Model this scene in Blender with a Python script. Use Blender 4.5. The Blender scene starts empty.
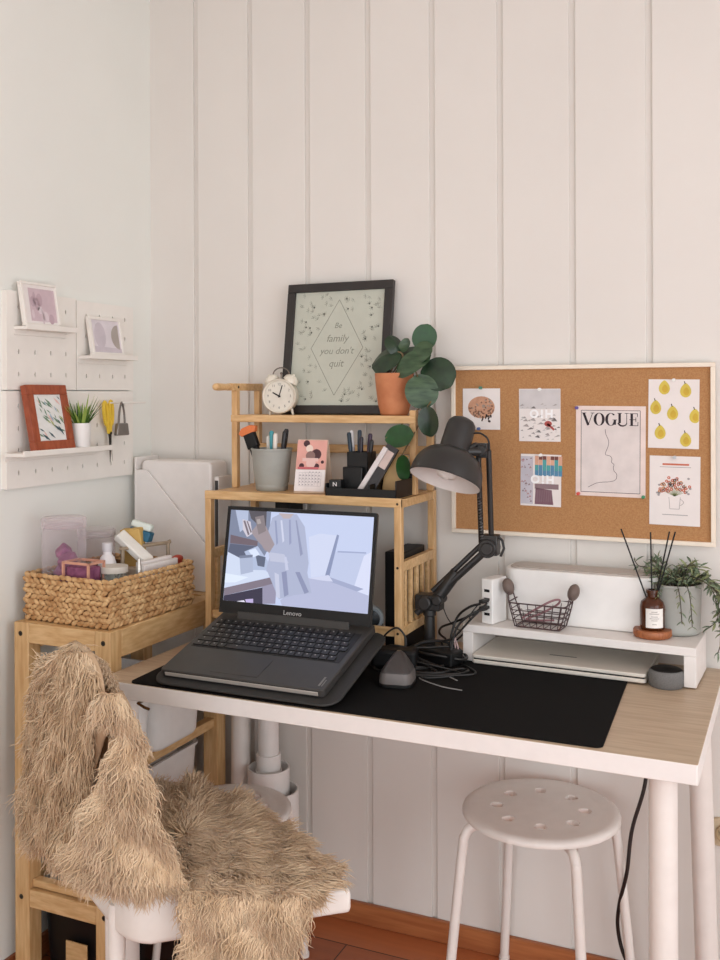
import bpy, math, random
import numpy as np
from mathutils import Vector, Matrix, Euler
random.seed(7)
S = bpy.context.scene
COL = S.collection
PI = math.pi
V = Vector

# ------------------------------------------------------------------ materials
def lin(c):
    o = []
    for x in c[:3]:
        x = x / 255.0
        o.append(x / 12.92 if x <= 0.04045 else ((x + 0.055) / 1.055) ** 2.4)
    return (o[0], o[1], o[2], 1.0)

MATS = {}
def mat(name, c, rough=0.5, metal=0.0, var=0.05, scale=30.0, bump=0.0, bscale=None, c2=None, stretch=(1, 1, 1), spec=0.5, trans=0.0, sheen=0.0, coat=0.0, emit=0.0, detail=4.0):
    """principled material whose colour wanders between two tones along a (stretched) noise"""
    if name in MATS: return MATS[name]
    m = bpy.data.materials.new(name); m.use_nodes = True
    nt = m.node_tree; nd = nt.nodes; lk = nt.links
    b = nd['Principled BSDF']
    tc = nd.new('ShaderNodeTexCoord'); mp = nd.new('ShaderNodeMapping'); mp.inputs['Scale'].default_value = stretch
    lk.new(tc.outputs['Object'], mp.inputs['Vector'])
    n = nd.new('ShaderNodeTexNoise'); n.inputs['Scale'].default_value = scale; n.inputs['Detail'].default_value = detail
    lk.new(mp.outputs['Vector'], n.inputs['Vector'])
    r = nd.new('ShaderNodeValToRGB')
    A = lin(c)
    if c2 is None:
        lo = tuple(max(0, x * (1 - var)) for x in A[:3]) + (1,); hi = tuple(min(1, x * (1 + var)) for x in A[:3]) + (1,)
    else:
        lo = lin(c2); hi = A
    r.color_ramp.elements[0].position = 0.35; r.color_ramp.elements[1].position = 0.65
    r.color_ramp.elements[0].color = lo; r.color_ramp.elements[1].color = hi
    lk.new(n.outputs['Fac'], r.inputs['Fac']); lk.new(r.outputs['Color'], b.inputs['Base Color'])
    b.inputs['Roughness'].default_value = rough; b.inputs['Metallic'].default_value = metal
    b.inputs['Specular IOR Level'].default_value = spec
    b.inputs['Transmission Weight'].default_value = trans
    b.inputs['Sheen Weight'].default_value = sheen
    b.inputs['Coat Weight'].default_value = coat
    if emit:
        lk.new(r.outputs['Color'], b.inputs['Emission Color']); b.inputs['Emission Strength'].default_value = emit
    if bump:
        n2 = nd.new('ShaderNodeTexNoise'); n2.inputs['Scale'].default_value = bscale or scale; n2.inputs['Detail'].default_value = 3
        lk.new(mp.outputs['Vector'], n2.inputs['Vector'])
        bp = nd.new('ShaderNodeBump'); bp.inputs['Strength'].default_value = bump; bp.inputs['Distance'].default_value = 0.004
        lk.new(n2.outputs['Fac'], bp.inputs['Height']); lk.new(bp.outputs['Normal'], b.inputs['Normal'])
    MATS[name] = m
    return m

def clear_mat(name, tint, alpha=0.25, rough=0.08):
    m = bpy.data.materials.new(name); m.use_nodes = True
    nt = m.node_tree; nd = nt.nodes; lk = nt.links
    for x in list(nd): nd.remove(x)
    out = nd.new('ShaderNodeOutputMaterial'); mix = nd.new('ShaderNodeMixShader')
    t = nd.new('ShaderNodeBsdfTransparent'); t.inputs[0].default_value = lin(tint)
    p = nd.new('ShaderNodeBsdfPrincipled'); p.inputs['Base Color'].default_value = lin(tint); p.inputs['Roughness'].default_value = rough
    fr = nd.new('ShaderNodeLayerWeight'); fr.inputs[0].default_value = 0.35
    mth = nd.new('ShaderNodeMath'); mth.operation = 'MULTIPLY_ADD'; mth.inputs[1].default_value = 0.42; mth.inputs[2].default_value = alpha; mth.use_clamp = True
    lk.new(fr.outputs['Facing'], mth.inputs[0]); lk.new(mth.outputs[0], mix.inputs[0])
    lk.new(t.outputs[0], mix.inputs[1]); lk.new(p.outputs[0], mix.inputs[2]); lk.new(mix.outputs[0], out.inputs[0])
    MATS[name] = m
    return m

def floor_mat():
    m = bpy.data.materials.new('wood_planks'); m.use_nodes = True
    nt = m.node_tree; nd = nt.nodes; lk = nt.links; b = nd['Principled BSDF']
    tc = nd.new('ShaderNodeTexCoord')
    br = nd.new('ShaderNodeTexBrick'); br.inputs['Scale'].default_value = 1.0
    br.inputs['Brick Width'].default_value = 1.3; br.inputs['Row Height'].default_value = 0.11
    br.inputs['Mortar Size'].default_value = 0.0016; br.inputs['Bias'].default_value = 0.0
    br.inputs['Color1'].default_value = lin((190, 112, 68)); br.inputs['Color2'].default_value = lin((160, 88, 52)); br.inputs['Mortar'].default_value = lin((48, 24, 14))
    lk.new(tc.outputs['Object'], br.inputs['Vector'])
    mp = nd.new('ShaderNodeMapping'); mp.inputs['Scale'].default_value = (2.5, 40, 1); lk.new(tc.outputs['Object'], mp.inputs['Vector'])
    n = nd.new('ShaderNodeTexNoise'); n.inputs['Scale'].default_value = 1.0; n.inputs['Detail'].default_value = 6; lk.new(mp.outputs[0], n.inputs['Vector'])
    mx = nd.new('ShaderNodeMixRGB'); mx.blend_type = 'MULTIPLY'; mx.inputs[0].default_value = 0.55
    r = nd.new('ShaderNodeValToRGB'); r.color_ramp.elements[0].color = (.45, .4, .38, 1); r.color_ramp.elements[1].color = (1.25, 1.2, 1.15, 1)
    lk.new(n.outputs['Fac'], r.inputs[0]); lk.new(br.outputs['Color'], mx.inputs[1]); lk.new(r.outputs[0], mx.inputs[2])
    lk.new(mx.outputs[0], b.inputs['Base Color']); b.inputs['Roughness'].default_value = 0.38
    return m

WALL = mat('painted_panel_wall', (225, 220, 213), 0.62, var=0.015, scale=3, bump=0.04, bscale=60)
WALL_L = mat('painted_plaster_wall', (231, 231, 224), 0.75, var=0.015, scale=3, bump=0.06, bscale=90)
CEIL = mat('ceiling_paint', (235, 232, 228), 0.85)
FLOOR = floor_mat()
SKIRT = mat('skirting_wood', (176, 110, 66), 0.4, c2=(152, 88, 50), scale=6, stretch=(1, 8, 14))
SKIRT_L = mat('skirting_wood_side', (166, 104, 66), 0.4, c2=(140, 78, 46), scale=6, stretch=(8, 1, 14))
WHITE = mat('white_laminate', (232, 226, 221), 0.45, var=0.02)
WHITEM = mat('white_powder_metal', (233, 226, 219), 0.35, var=0.02)
WPLAS = mat('white_plastic', (236, 233, 229), 0.35, var=0.02)
CHAIRW = mat('chair_white_plastic', (238, 232, 224), 0.3, var=0.02)
OAK = mat('desk_oak_veneer', (198, 176, 150), 0.45, c2=(182, 158, 132), scale=5, stretch=(2, 26, 2), detail=6)
BAM = mat('bamboo', (226, 187, 136), 0.42, c2=(206, 163, 110), scale=9, stretch=(2, 14, 14))
BAMV = mat('bamboo_upright', (225, 185, 134), 0.42, c2=(205, 161, 109), scale=9, stretch=(14, 14, 2))
PINE = mat('pine', (214, 178, 128), 0.5, c2=(194, 152, 100), scale=8, stretch=(14, 14, 1.5))
PINEH = mat('pine_rail', (216, 180, 130), 0.5, c2=(196, 154, 102), scale=8, stretch=(3, 3, 16))
BLK = mat('black_matte', (15, 15, 16), 0.55, spec=.35, var=0.12)
BLKG = mat('black_satin', (17, 17, 18), 0.38, spec=.35, var=0.1)
MATB = mat('desk_mat_cloth', (17, 16, 16), 0.9, spec=.15, var=0.15, scale=300, bump=0.15, bscale=900)
DGREY = mat('dark_grey_metal', (54, 52, 50), 0.42, var=0.06)
PADM = mat('charcoal_pad', (40, 39, 38), 0.6, var=0.1, scale=200)
SILV = mat('silver_metal', (205, 200, 192), 0.32, metal=0.55, var=0.03)
CORK = mat('cork', (184, 138, 92), 0.9, c2=(170, 122, 78), scale=330, bump=0.25, bscale=260, detail=8)
PAPER = mat('paper', (233, 226, 222), 0.8, var=0.015)
SCREW = mat('screw_metal', (70, 60, 48), 0.4, metal=0.7)
FURM = mat('fur_pile', (232, 206, 172), 0.85, c2=(208, 178, 142), scale=24, sheen=0.3, spec=0.2)
HIDE = mat('fur_backing', (190, 160, 128), 0.9, var=0.08)
LAMPM = mat('lamp_black_enamel', (42, 40, 39), 0.4, var=0.06)
LAMPI = mat('lamp_white_enamel', (226, 216, 210), 0.5, var=0.02)
TERRA = mat('terracotta', (204, 136, 94), 0.75, c2=(188, 116, 76), scale=22)
LEAFD = mat('leaf_dark', (34, 60, 33), 0.42, c2=(22, 42, 24), scale=40, coat=0.1)
LEAFG = mat('leaf_grey_green', (118, 132, 104), 0.45, c2=(80, 100, 74), scale=60, stretch=(1, 1, 5))
LEAFB = mat('leaf_bright', (34, 84, 36), 0.42, c2=(22, 60, 26), scale=30)
STEM = mat('plant_stem', (112, 92, 60), 0.6)
GREYP = mat('grey_ceramic', (160, 160, 153), 0.5, var=0.04)
WEAVE = mat('seagrass', (214, 176, 126), 0.75, c2=(170, 124, 76), scale=60)
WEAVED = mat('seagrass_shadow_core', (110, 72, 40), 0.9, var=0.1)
CABLE = mat('black_cable', (26, 24, 23), 0.45, var=0.1)

# ------------------------------------------------------------------ mesh builder
class MB:
    def __init__(s, M=None):
        s.v = []; s.f = []; s.m = []; s.M = M; s.cur = 0
    def add(s, vs, fs, mi=None):
        b = len(s.v)
        for p in vs:
            p = V(p)
            s.v.append(s.M @ p if s.M is not None else p)
        for f in fs:
            s.f.append([b + i for i in f]); s.m.append(s.cur if mi is None else mi)
        return s
    def box(s, x0, y0, z0, x1, y1, z1, mi=None, M=None):
        vs = [V((x, y, z)) for z in (z0, z1) for (x, y) in ((x0, y0), (x1, y0), (x1, y1), (x0, y1))]
        if M is not None: vs = [M @ p for p in vs]
        return s.add(vs, [(3, 2, 1, 0), (4, 5, 6, 7), (0, 1, 5, 4), (1, 2, 6, 5), (2, 3, 7, 6), (3, 0, 4, 7)], mi)
    def prism(s, poly, z0, z1, mi=None, M=None, top_mi=None):
        n = len(poly)
        vs = [V((p[0], p[1], z0)) for p in poly] + [V((p[0], p[1], z1)) for p in poly]
        if M is not None: vs = [M @ p for p in vs]
        s.add(vs, [tuple(range(n))[::-1]] + [(i, (i + 1) % n, (i + 1) % n + n, i + n) for i in range(n)], mi)
        b = len(s.v) - n
        s.f.append([b + i for i in range(n)]); s.m.append(top_mi if top_mi is not None else (s.cur if mi is None else mi))
        return s
    def ring(s, c, ax, r, n, ref=None):
        ax = V(ax).normalized()
        ref = V(ref) if ref is not None else (V((0, 0, 1)) if abs(ax.z) < 0.9 else V((1, 0, 0)))
        a = ax.cross(ref).normalized(); b = ax.cross(a)
        return [V(c) + (a * math.cos(2 * PI * i / n) + b * math.sin(2 * PI * i / n)) * r for i in range(n)]
    def tube(s, pts, r, n=8, mi=None, caps=True):
        pts = [V(p) for p in pts]; k = len(pts)
        rs = r if isinstance(r, (list, tuple)) else [r] * k
        vs = []; fs = []
        t0 = (pts[1] - pts[0]).normalized()
        ref = V((0, 0, 1)) if abs(t0.z) < 0.9 else V((1, 0, 0))
        a = t0.cross(ref).normalized()
        for i in range(k):
            t = (pts[min(i + 1, k - 1)] - pts[max(i - 1, 0)]).normalized()
            a = (a - t * a.dot(t)).normalized(); b = t.cross(a)
            for j in range(n):
                an = 2 * PI * j / n
                vs.append(pts[i] + (a * math.cos(an) + b * math.sin(an)) * rs[i])
        for i in range(k - 1):
            for j in range(n):
                fs.append((i * n + j, i * n + (j + 1) % n, (i + 1) * n + (j + 1) % n, (i + 1) * n + j))
        if caps:
            fs.append(tuple(range(n))[::-1]); fs.append(tuple((k - 1) * n + j for j in range(n)))
        return s.add(vs, fs, mi)
    def cyl(s, p0, p1, r0, r1=None, n=20, mi=None):
        return s.tube([p0, p1], [r0, r0 if r1 is None else r1], n, mi)
    def lathe(s, prof, n=28, M=None, mi=None, closed_ends=True):
        vs = []; fs = []
        for (r, z) in prof:
            for j in range(n):
                a = 2 * PI * j / n
                vs.append(V((r * math.cos(a), r * math.sin(a), z)))
        k = len(prof)
        for i in range(k - 1):
            for j in range(n):
                fs.append((i * n + j, i * n + (j + 1) % n, (i + 1) * n + (j + 1) % n, (i + 1) * n + j))
        if closed_ends:
            fs.append(tuple(range(n))[::-1]); fs.append(tuple((k - 1) * n + j for j in range(n)))
        if M is not None: vs = [M @ p for p in vs]
        return s.add(vs, fs, mi)
    def ball(s, c, r, nu=12, nv=8, M=None, mi=None):
        rx, ry, rz = r if isinstance(r, (tuple, list)) else (r, r, r)
        R = Matrix.Translation(V(c)) @ (M if M is not None else Matrix())
        vs = [R @ V((0, 0, rz))]; fs = []
        for i in range(1, nv):
            t = PI * i / nv
            for j in range(nu):
                p = 2 * PI * j / nu
                vs.append(R @ V((rx * math.sin(t) * math.cos(p), ry * math.sin(t) * math.sin(p), rz * math.cos(t))))
        vs.append(R @ V((0, 0, -rz))); last = len(vs) - 1
        for j in range(nu): fs.append((0, 1 + j, 1 + (j + 1) % nu))
        for i in range(nv - 2):
            for j in range(nu):
                a = 1 + i * nu
                fs.append((a + j, a + nu + j, a + nu + (j + 1) % nu, a + (j + 1) % nu))
        a = 1 + (nv - 2) * nu
        for j in range(nu): fs.append((a + j, last, a + (j + 1) % nu))
        return s.add(vs, fs, mi)
    def grid(s, rows, mi=None, closed=False):
        h = len(rows); w = len(rows[0]); vs = [p for r in rows for p in r]; fs = []
        for i in range(h - 1):
            for j in range(w - 1 + (1 if closed else 0)):
                fs.append((i * w + j, i * w + (j + 1) % w, (i + 1) * w + (j + 1) % w, (i + 1) * w + j))
        return s.add(vs, fs, mi)
    def build(s, name, mats, parent=None, bevel=0.0, seg=2, smooth=38, solid=0.0, label=None):
        me = bpy.data.meshes.new(name)
        me.from_pydata([tuple(p) for p in s.v], [], s.f)
        if not isinstance(mats, (list, tuple)): mats = [mats]
        for m in mats: me.materials.append(m)
        me.polygons.foreach_set('material_index', s.m)
        if smooth:
            me.shade_smooth(); me.set_sharp_from_angle(angle=math.radians(smooth))
        me.update()
        o = bpy.data.objects.new(name, me); COL.objects.link(o)
        if parent is not None: o.parent = parent
        if solid:
            q = o.modifiers.new('thick', 'SOLIDIFY'); q.thickness = solid; q.offset = 0
        if bevel:
            q = o.modifiers.new('bevel', 'BEVEL'); q.width = bevel; q.segments = seg; q.limit_method = 'ANGLE'; q.angle_limit = math.radians(40)
        if label: o['label'] = label
        return o

def tag(o, label, cat, group=None):
    o['label'] = label; o['category'] = cat
    if group: o['group'] = group
    return o
def thing(name, label, cat, loc=(0, 0, 0), rz=0.0, group=None, rot=None):
    o = bpy.data.objects.new(name, None); COL.objects.link(o); o.empty_display_size = 0.05
    o.location = loc; o.rotation_euler = rot if rot is not None else (0, 0, rz)
    return tag(o, label, cat, group)
def one(name, mb, mats, label, cat, loc=(0, 0, 0), rz=0.0, group=None, rot=None, **k):
    o = mb.build(name, mats, None, **k)
    o.location = loc; o.rotation_euler = rot if rot is not None else (0, 0, rz)
    return tag(o, label, cat, group)
def struct(name, mb, mats, parent=None, **k):
    o = mb.build(name, mats, parent, **k); o['kind'] = 'structure'
    return o
def text_mesh(mb, body, size, M, mi=None, extrude=0.0004, spacing=1.0, shear=0.0, bold=0.0):
    c = bpy.data.curves.new('lettering', 'FONT'); c.body = body; c.size = size; c.extrude = extrude
    c.align_x = 'CENTER'; c.align_y = 'CENTER'; c.space_character = spacing; c.shear = shear; c.resolution_u = 3; c.offset = bold
    o = bpy.data.objects.new('lettering', c); COL.objects.link(o)
    me = bpy.data.meshes.new_from_object(o.evaluated_get(bpy.context.evaluated_depsgraph_get()))
    mb.add([M @ v.co for v in me.vertices], [tuple(p.vertices) for p in me.polygons], mi)
    bpy.data.objects.remove(o); bpy.data.curves.remove(c); bpy.data.meshes.remove(me)
def rrect(x0, y0, x1, y1, r, n=6):
    P = []
    for cx, cy, a0 in ((x1 - r, y0 + r, -90), (x1 - r, y1 - r, 0), (x0 + r, y1 - r, 90), (x0 + r, y0 + r, 180)):
        for i in range(n + 1):
            a = math.radians(a0 + 90 * i / n); P.append((cx + r * math.cos(a), cy + r * math.sin(a)))
    return P
def catmull(pts, n=8):
    P = [V(p) for p in pts]; out = []
    for i in range(len(P) - 1):
        p0 = P[max(i - 1, 0)]; p1 = P[i]; p2 = P[i + 1]; p3 = P[min(i + 2, len(P) - 1)]
        for k in range(n):
            t = k / n
            out.append(0.5 * ((2 * p1) + (p2 - p0) * t + (2 * p0 - 5 * p1 + 4 * p2 - p3) * t * t + (3 * p1 - p0 - 3 * p2 + p3) * t ** 3))
    out.append(P[-1])
    return out
TXZ = Matrix.Rotation(PI / 2, 4, 'X')          # turns an x-y drawing upright, facing -y

# ------------------------------------------------------------------ camera
f_px, yaw, roll = 981.88, math.radians(24.152), math.radians(0.202)
cam = bpy.data.cameras.new('camera'); co = bpy.data.objects.new('camera', cam); COL.objects.link(co)
cam.sensor_fit = 'HORIZONTAL'; cam.sensor_width = 36.0; cam.lens = 36.0 * f_px / 720.0
cam.shift_x = 0.3 / 720; cam.shift_y = -(480 - 394.57) / 720.0
cam.clip_start = 0.05
co.matrix_world = Matrix.Translation((1.6599, -2.273, 1.337)) @ Matrix.Rotation(yaw, 4, 'Z') @ Matrix.Rotation(PI / 2, 4, 'X') @ Matrix.Rotation(-roll, 4, 'Z')
S.camera = co

# ------------------------------------------------------------------ room shell
RX, RY, RZ = 3.5, -4.4, 2.5
b = MB()
b.box(-.1, .0065, 0, RX + .1, .1, RZ)
gx = [-.1] + [.1491 + .1719 * k for k in range(20)] + [RX + .1]      # boarding with open grooves
for k in range(len(gx) - 1):
    b.box(gx[k] + (.0065 if k else 0), 0, 0, gx[k + 1] - (.0065 if k < len(gx) - 2 else 0), .0068, RZ)
struct('wall_back', b, WALL, bevel=.0022, seg=2, smooth=25)
b = MB(); b.box(-.1, RY, 0, 0, 0, RZ); struct('wall_left', b, WALL_L)
def holed(axis, at, t, a0, a1, hole):
    b = MB(); h0, h1, z0, z1 = hole
    for (p, q, u, w) in ((a0, h0, 0, RZ), (h1, a1, 0, RZ), (h0, h1, 0, z0), (h0, h1, z1, RZ)):
        if axis == 'x': b.box(at, p, u, at + t, q, w)
        else: b.box(p, at, u, q, at + t, w)
    return b
struct('wall_right', holed('x', RX, .1, RY, 0, (-3.8, -.9, .04, 2.3)), WALL_L)
struct('wall_rear', holed('y', RY - .1, .1, -.1, RX + .1, (.5, 3.1, .04, 2.3)), WALL_L)
b = MB(); b.box(-.1, RY - .1, -.1, RX + .1, .1, 0); struct('floor', b, FLOOR)
b = MB(); b.box(-.1, RY - .1, RZ, RX + .1, .1, RZ + .1); struct('ceiling', b, CEIL)
b = MB(); b.box(0.012, -.013, 0, RX, 0, .053); struct('baseboard_back', b, SKIRT, bevel=.003)
b = MB(); b.box(0, RY, 0, .012, 0, .053); struct('baseboard_left', b, SKIRT_L, bevel=.003)
for nm, rect, ax in (('window_1', (-3.8, -.9, .04, 2.3), 'x'), ('added_rear_window', (.5, 3.1, .04, 2.3), 'y')):  # the rear one is unseen, added floor-deep to let fill light under the desk
    h0, h1, z0, z1 = rect
    b = MB()
    def bar(p, q, u, w):
        if ax == 'x': b.box(RX + .03, p, u, RX + .08, q, w)
        else: b.box(p, RY - .08, u, q, RY - .03, w)
    m = (h0 + h1) / 2
    for (p, q, u, w) in ((h0, h0 + .06, z0, z1), (h1 - .06, h1, z0, z1), (m - .03, m + .03, z0, z1), (h0, h1, z0, z0 + .06), (h0, h1, z1 - .06, z1)): bar(p, q, u, w)
    struct(nm, b, WPLAS, bevel=.004)

# ------------------------------------------------------------------ desk
DZ = .74
t = thing('desk', 'white desk with pale oak top along the panelled wall', 'desk', (.909, -.314, 0))
b = MB(); P = rrect(-.6, -.3, .6, .3, .004, 3); b.prism(P, .706, DZ, 0, top_mi=1)
b.build('tabletop', [WHITE, OAK], t, bevel=.0015)
def leg(x0, y0, x1, y1):
    b = MB(); b.lathe([(.035, .698), (.035, .706)], 24, Matrix.Translation((x0, y0, 0)))
    b.tube([(x1, y1, .02), (x0, y0, .70)], .0235, 24); b.cyl((x1, y1, 0), (x1, y1, .022), .019)
    b.build('leg', WHITEM, t, bevel=.001)
leg(.538, -.238, .538, -.238); leg(.553, .215, .572, .222); leg(-.563, .215, -.563, .215); leg(-.565, -.245, -.565, -.245)

b = MB(); b.prism([(p[0] + (p[1] + .612) * -.055, p[1] + (p[0] - .395) * .009) for p in rrect(.388, -.611, 1.355, -.15, .014)], DZ, DZ + .003)
tag(b.build('desk_mat', MATB), 'large thin black desk mat covering the middle of the desktop', 'desk mat')

# ------------------------------------------------------------------ pine storage frame at the left wall with bins
t = thing('pine_shelf_unit', 'pine frame shelf standing between left wall and desk under basket', 'shelf', (.166, -.33, 0))
b = MB(); b.box(-.118, -.21, .803, .118, .21, .820); b.build('top_board', PINEH, t, bevel=.001)
for x in (-.114, .114):
    for y in (-.212, .212):
        b = MB(); b.box(x - .021, y - .02, 0, x + .021, y + .02, .825)
        p = b.build('post', PINE, t, bevel=.002)
for y in (-.212, .212):
    b = MB(); b.box(-.093, y - .0195, .780, .093, y + .0195, .8245); b.build('top_rail', PINEH, t, bevel=.002)
    b = MB(); b.box(-.093, y - .0195, .185, .093, y + .0195, .225); b.box(-.093, y - .01, .228, .093, y + .012, .244); b.build('cross_rail', PINEH, t, bevel=.002)
for x in (-.114, .114):
    b = MB(); b.box(x - .021, -.192, .763, x + .021, .192, .8245); b.build('side_rail', PINEH, t, bevel=.002)
    b = MB(); b.box(x - .012, -.192, .488, x + .012, .192, .512); b.build('bin_runner', PINEH, t, bevel=.002)
    b = MB(); b.box(x - .012, -.192, .226, x + .012, .192, .246); b.build('bin_runner', PINEH, t, bevel=.002)
for (x, z) in ((-.116, .80), (.116, .80), (-.116, .205), (.116, .205)):
    b = MB(); b.cyl((x, -.2325, z), (x, -.2308, z), .0058, n=14, mi=0); b.cyl((x, -.2328, z), (x, -.2324, z), .0028, n=8, mi=1)
    b.build('bolt', [SCREW, BLK], t)

def bin_mesh(x0, y0, z0, x1, y1, z1, tp=.01, w=.003):
    b = MB(); rows = []
    cx, cy = (x0 + x1) / 2, (y0 + y1) / 2
    def R(z, ins): return [V((p[0], p[1], z)) for p in rrect(x0 + ins, y0 + ins, x1 - ins, y1 - ins, .028, 5)]
    b.grid([R(z0, tp + .012), R(z0 + .004, tp + .004), R(z0 + .012, tp), R(z1 - .006, .004), R(z1 - .006, 0), R(z1, 0), R(z1, .004 + w), R(z0 + .01, tp + w + .002)], closed=True)
    b.add(R(z0, tp + .012), [tuple(range(24))[::-1]]); b.add(R(z0 + .01, tp + w + .002), [tuple(range(24))])
    return b
one('storage_bin', bin_mesh(.04, -.519, .513, .335, -.443, .665), WPLAS, 'white plastic bin in upper shelf level nearest the chair back', 'bin', group='white bins in the pine shelf')
one('storage_bin', bin_mesh(.04, -.428, .513, .325, -.225, .665), WPLAS, 'wider white plastic bin in upper shelf level under the desk corner', 'bin', group='white bins in the pine shelf')
one('storage_bin', bin_mesh(.045, -.519, .247, .257, -.142, .455, .012), WPLAS, 'deep white plastic bin on lower runners of the pine shelf', 'bin', group='white bins in the pine shelf')
b = MB(); b.box(.225, -.33, .262, .232, -.215, .492)
one('paper_folder', b, PAPER, 'white folder standing upright in deep lower bin', 'folder', bevel=.001)
one('floor_bin', bin_mesh(.055, -.515, 0, .335, -.19, .178, .012), BLKG, 'black plastic box on the floor under the pine shelf', 'box')
b = MB(); b.box(-.03, -.002, 0, .03, .002, .05)
one('wooden_tag', b, PINEH, 'small light wooden tag on front of black floor box', 'tag', (.17, -.518, .055), bevel=.001)

# ------------------------------------------------------------------ seagrass basket and contents
ZB = .826
t = thing('woven_basket', 'rectangular woven seagrass basket standing on the pine shelf', 'basket', (.168, -.388, ZB), math.radians(-3))
bx, by, bh = .122, .150, .096
def wob(x): return .004 * math.sin(x * 40)
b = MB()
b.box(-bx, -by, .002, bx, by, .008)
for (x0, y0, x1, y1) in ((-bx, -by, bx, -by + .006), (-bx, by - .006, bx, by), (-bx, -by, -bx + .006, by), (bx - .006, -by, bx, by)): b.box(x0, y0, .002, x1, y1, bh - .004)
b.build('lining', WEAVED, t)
b = MB(); rows = 8; rh = bh / rows
for (ax, s, L, D) in (('x', -1, bx, by), ('x', 1, bx, by), ('y', -1, by, bx), ('y', 1, by, bx)):
    n = int(2 * L / .0165)
    for r in range(rows + 1):
        top_row = r == rows
        for i in range(n + (r % 2)):
            u = max(-L + .004, min(L - .004, -L + (i + (.0 if r % 2 else .5)) * 2 * L / n)) + random.uniform(-.001, .001)
            z = .006 + r * rh + random.uniform(-.0009, .0009); out = D + .0012 + random.uniform(-.0008, .0014)
            p = (u, s * out, z) if ax == 'x' else (s * out, u, z)
            tilt = (.16 if top_row else (.42 if r % 2 else -.42)) + random.uniform(-.16, .16)
            M = Matrix.Rotation(tilt, 4, 'Y') if ax == 'x' else Matrix.Rotation(-tilt, 4, 'X')
            rr = (.0120, .0046, .0058) if ax == 'x' else (.0046, .0120, .0058)
            b.ball(p, rr, 8, 6, M)
b.build('weave', WEAVE, t, smooth=60)

CLEAR = clear_mat('clear_plastic', (246, 242, 244), .05)
GLASS = clear_mat('bottle_glass', (222, 226, 218), .16)
def jar(name, loc, r, h, label, cat, lidm, mt=None, lid_h=.02):
    t = thing(name, label, cat, loc)
    b = MB(); b.lathe([(r * .9, 0), (r, .006), (r, h - .02), (r * .93, h - .004), (r * .93, h)], 28, closed_ends=False); b.lathe([(r * .9, 0), (.001, .001)], 28, closed_ends=False); b.build('body', mt or CLEAR, t, smooth=50)
    b = MB(); b.lathe([(r * .97, h - .006), (r * 1.02, h - .004), (r * 1.02, h + lid_h - .004), (r * .95, h + lid_h), (.001, h + lid_h)], 28); b.build('lid', lidm, t, smooth=50)
    return t
ZI = ZB + .009
jar('lidded_jar', (.103, -.478, ZI), .050, .203, 'tall clear lidded jar at the near left end of seagrass basket', 'jar', clear_mat('clear_lid', (244, 238, 240), .12), lid_h=.018)
PUR = mat('mauve_cloth', (168, 108, 140), .6, c2=(132, 74, 110), scale=50)
b = MB()
for (x, y, z, a, c, sz) in ((.006, -.006, .02, .2, .1, (.028, .026, .02)), (.012, .0, .055, -.3, .25, (.026, .022, .018)), (.004, .004, .085, .5, -.3, (.022, .024, .016)), (.016, -.004, .112, -.2, .5, (.019, .017, .018)), (-.006, .006, .132, .7, .4, (.014, .016, .016))):
    b.box(-sz[0], -sz[1], -sz[2], sz[0], sz[1], sz[2], M=Matrix.Translation((x, y, z)) @ Euler((c, a, a + c)).to_matrix().to_4x4())
one('mauve_pouch', b, PUR, 'mauve folded cloth bundle inside the tall clear lidded jar', 'pouch', (.103, -.478, ZI + .006), bevel=.006, seg=3)
jar('lidded_jar', (.092, -.35, ZI), .045, .165, 'shorter clear jar behind the tall lidded jar in basket', 'jar', clear_mat('clear_lid_b', (238, 234, 234), .14), lid_h=.014)
PINKC = mat('rose_copper', (206, 150, 126), .4, var=.05)
t = thing('keepsake_box', 'small open box with rose copper edges and purple contents in basket', 'box', (.178, -.50, ZI), math.radians(-3))
b = MB()
w, d, h = .037, .025, .128
for (x, y) in ((-w, -d), (w, -d), (w, d), (-w, d)): b.box(x - .0025, y - .0025, 0, x + .0025, y + .0025, h)
for z in (0, h - .005):
    b.box(-w, -d - .0025, z, w, -d + .0025, z + .005); b.box(-w, d - .0025, z, w, d + .0025, z + .005)
    b.box(-w - .0025, -d, z, -w + .0025, d, z + .005); b.box(w - .0025, -d, z, w + .0025, d, z + .005)
b.build('edge_frame', PINKC, t)
b = MB(); b.box(-w + .004, -d + .004, .006, w - .004, d - .004, h - .012); b.build('filling', mat('plum_fabric', (112, 50, 84), .6, c2=(150, 90, 120), scale=60), t, bevel=.004)
FROST = mat('frosted_white', (226, 222, 222), .4, var=.03)
t = thing('white_bottle', 'frosted white bottle beside the purple box in seagrass basket', 'bottle', (.185, -.425, ZI))
b = MB(); b.lathe([(.020, 0), (.022, .004), (.022, .105), (.016, .125), (.010, .132), (.010, .14)], 20); b.build('body', FROST, t)
b = MB(); b.lathe([(.012, .139), (.012, .158), (.009, .16)], 16); b.build('cap', mat('grey_cap', (196, 192, 194), .4), t)
t = thing('squeeze_tube', 'white tube with dark teal cap leaning in seagrass basket', 'tube', (.148, -.33, ZI), rot=(math.radians(-6), math.radians(16), .2))
b = MB()
b.grid([[V((x * (.9 if k else 1), y, z)) for x, y in [(.024 * math.cos(a), (.016 - .014 * z / .15) * math.sin(a)) for a in [2 * PI * j / 16 for j in range(16)]]] for k, z in ((0, .0), (0, .12), (1, .16))], closed=True)
b.build('body', FROST, t, smooth=60)
b = MB(); b.box(-.028, -.014, .158, .028, .014, .182); b.build('cap', mat('teal_cap', (28, 92, 120), .4), t, bevel=.003)
b = MB(); b.box(-.03, -.012, .1825, .024, .012, .200); b.build('label_band', mat('mint_white', (214, 222, 214), .5), t, bevel=.005)
t = thing('glass_jar', 'low glass jar at the near right corner inside basket', 'jar', (.225, -.452, ZI))
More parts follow.
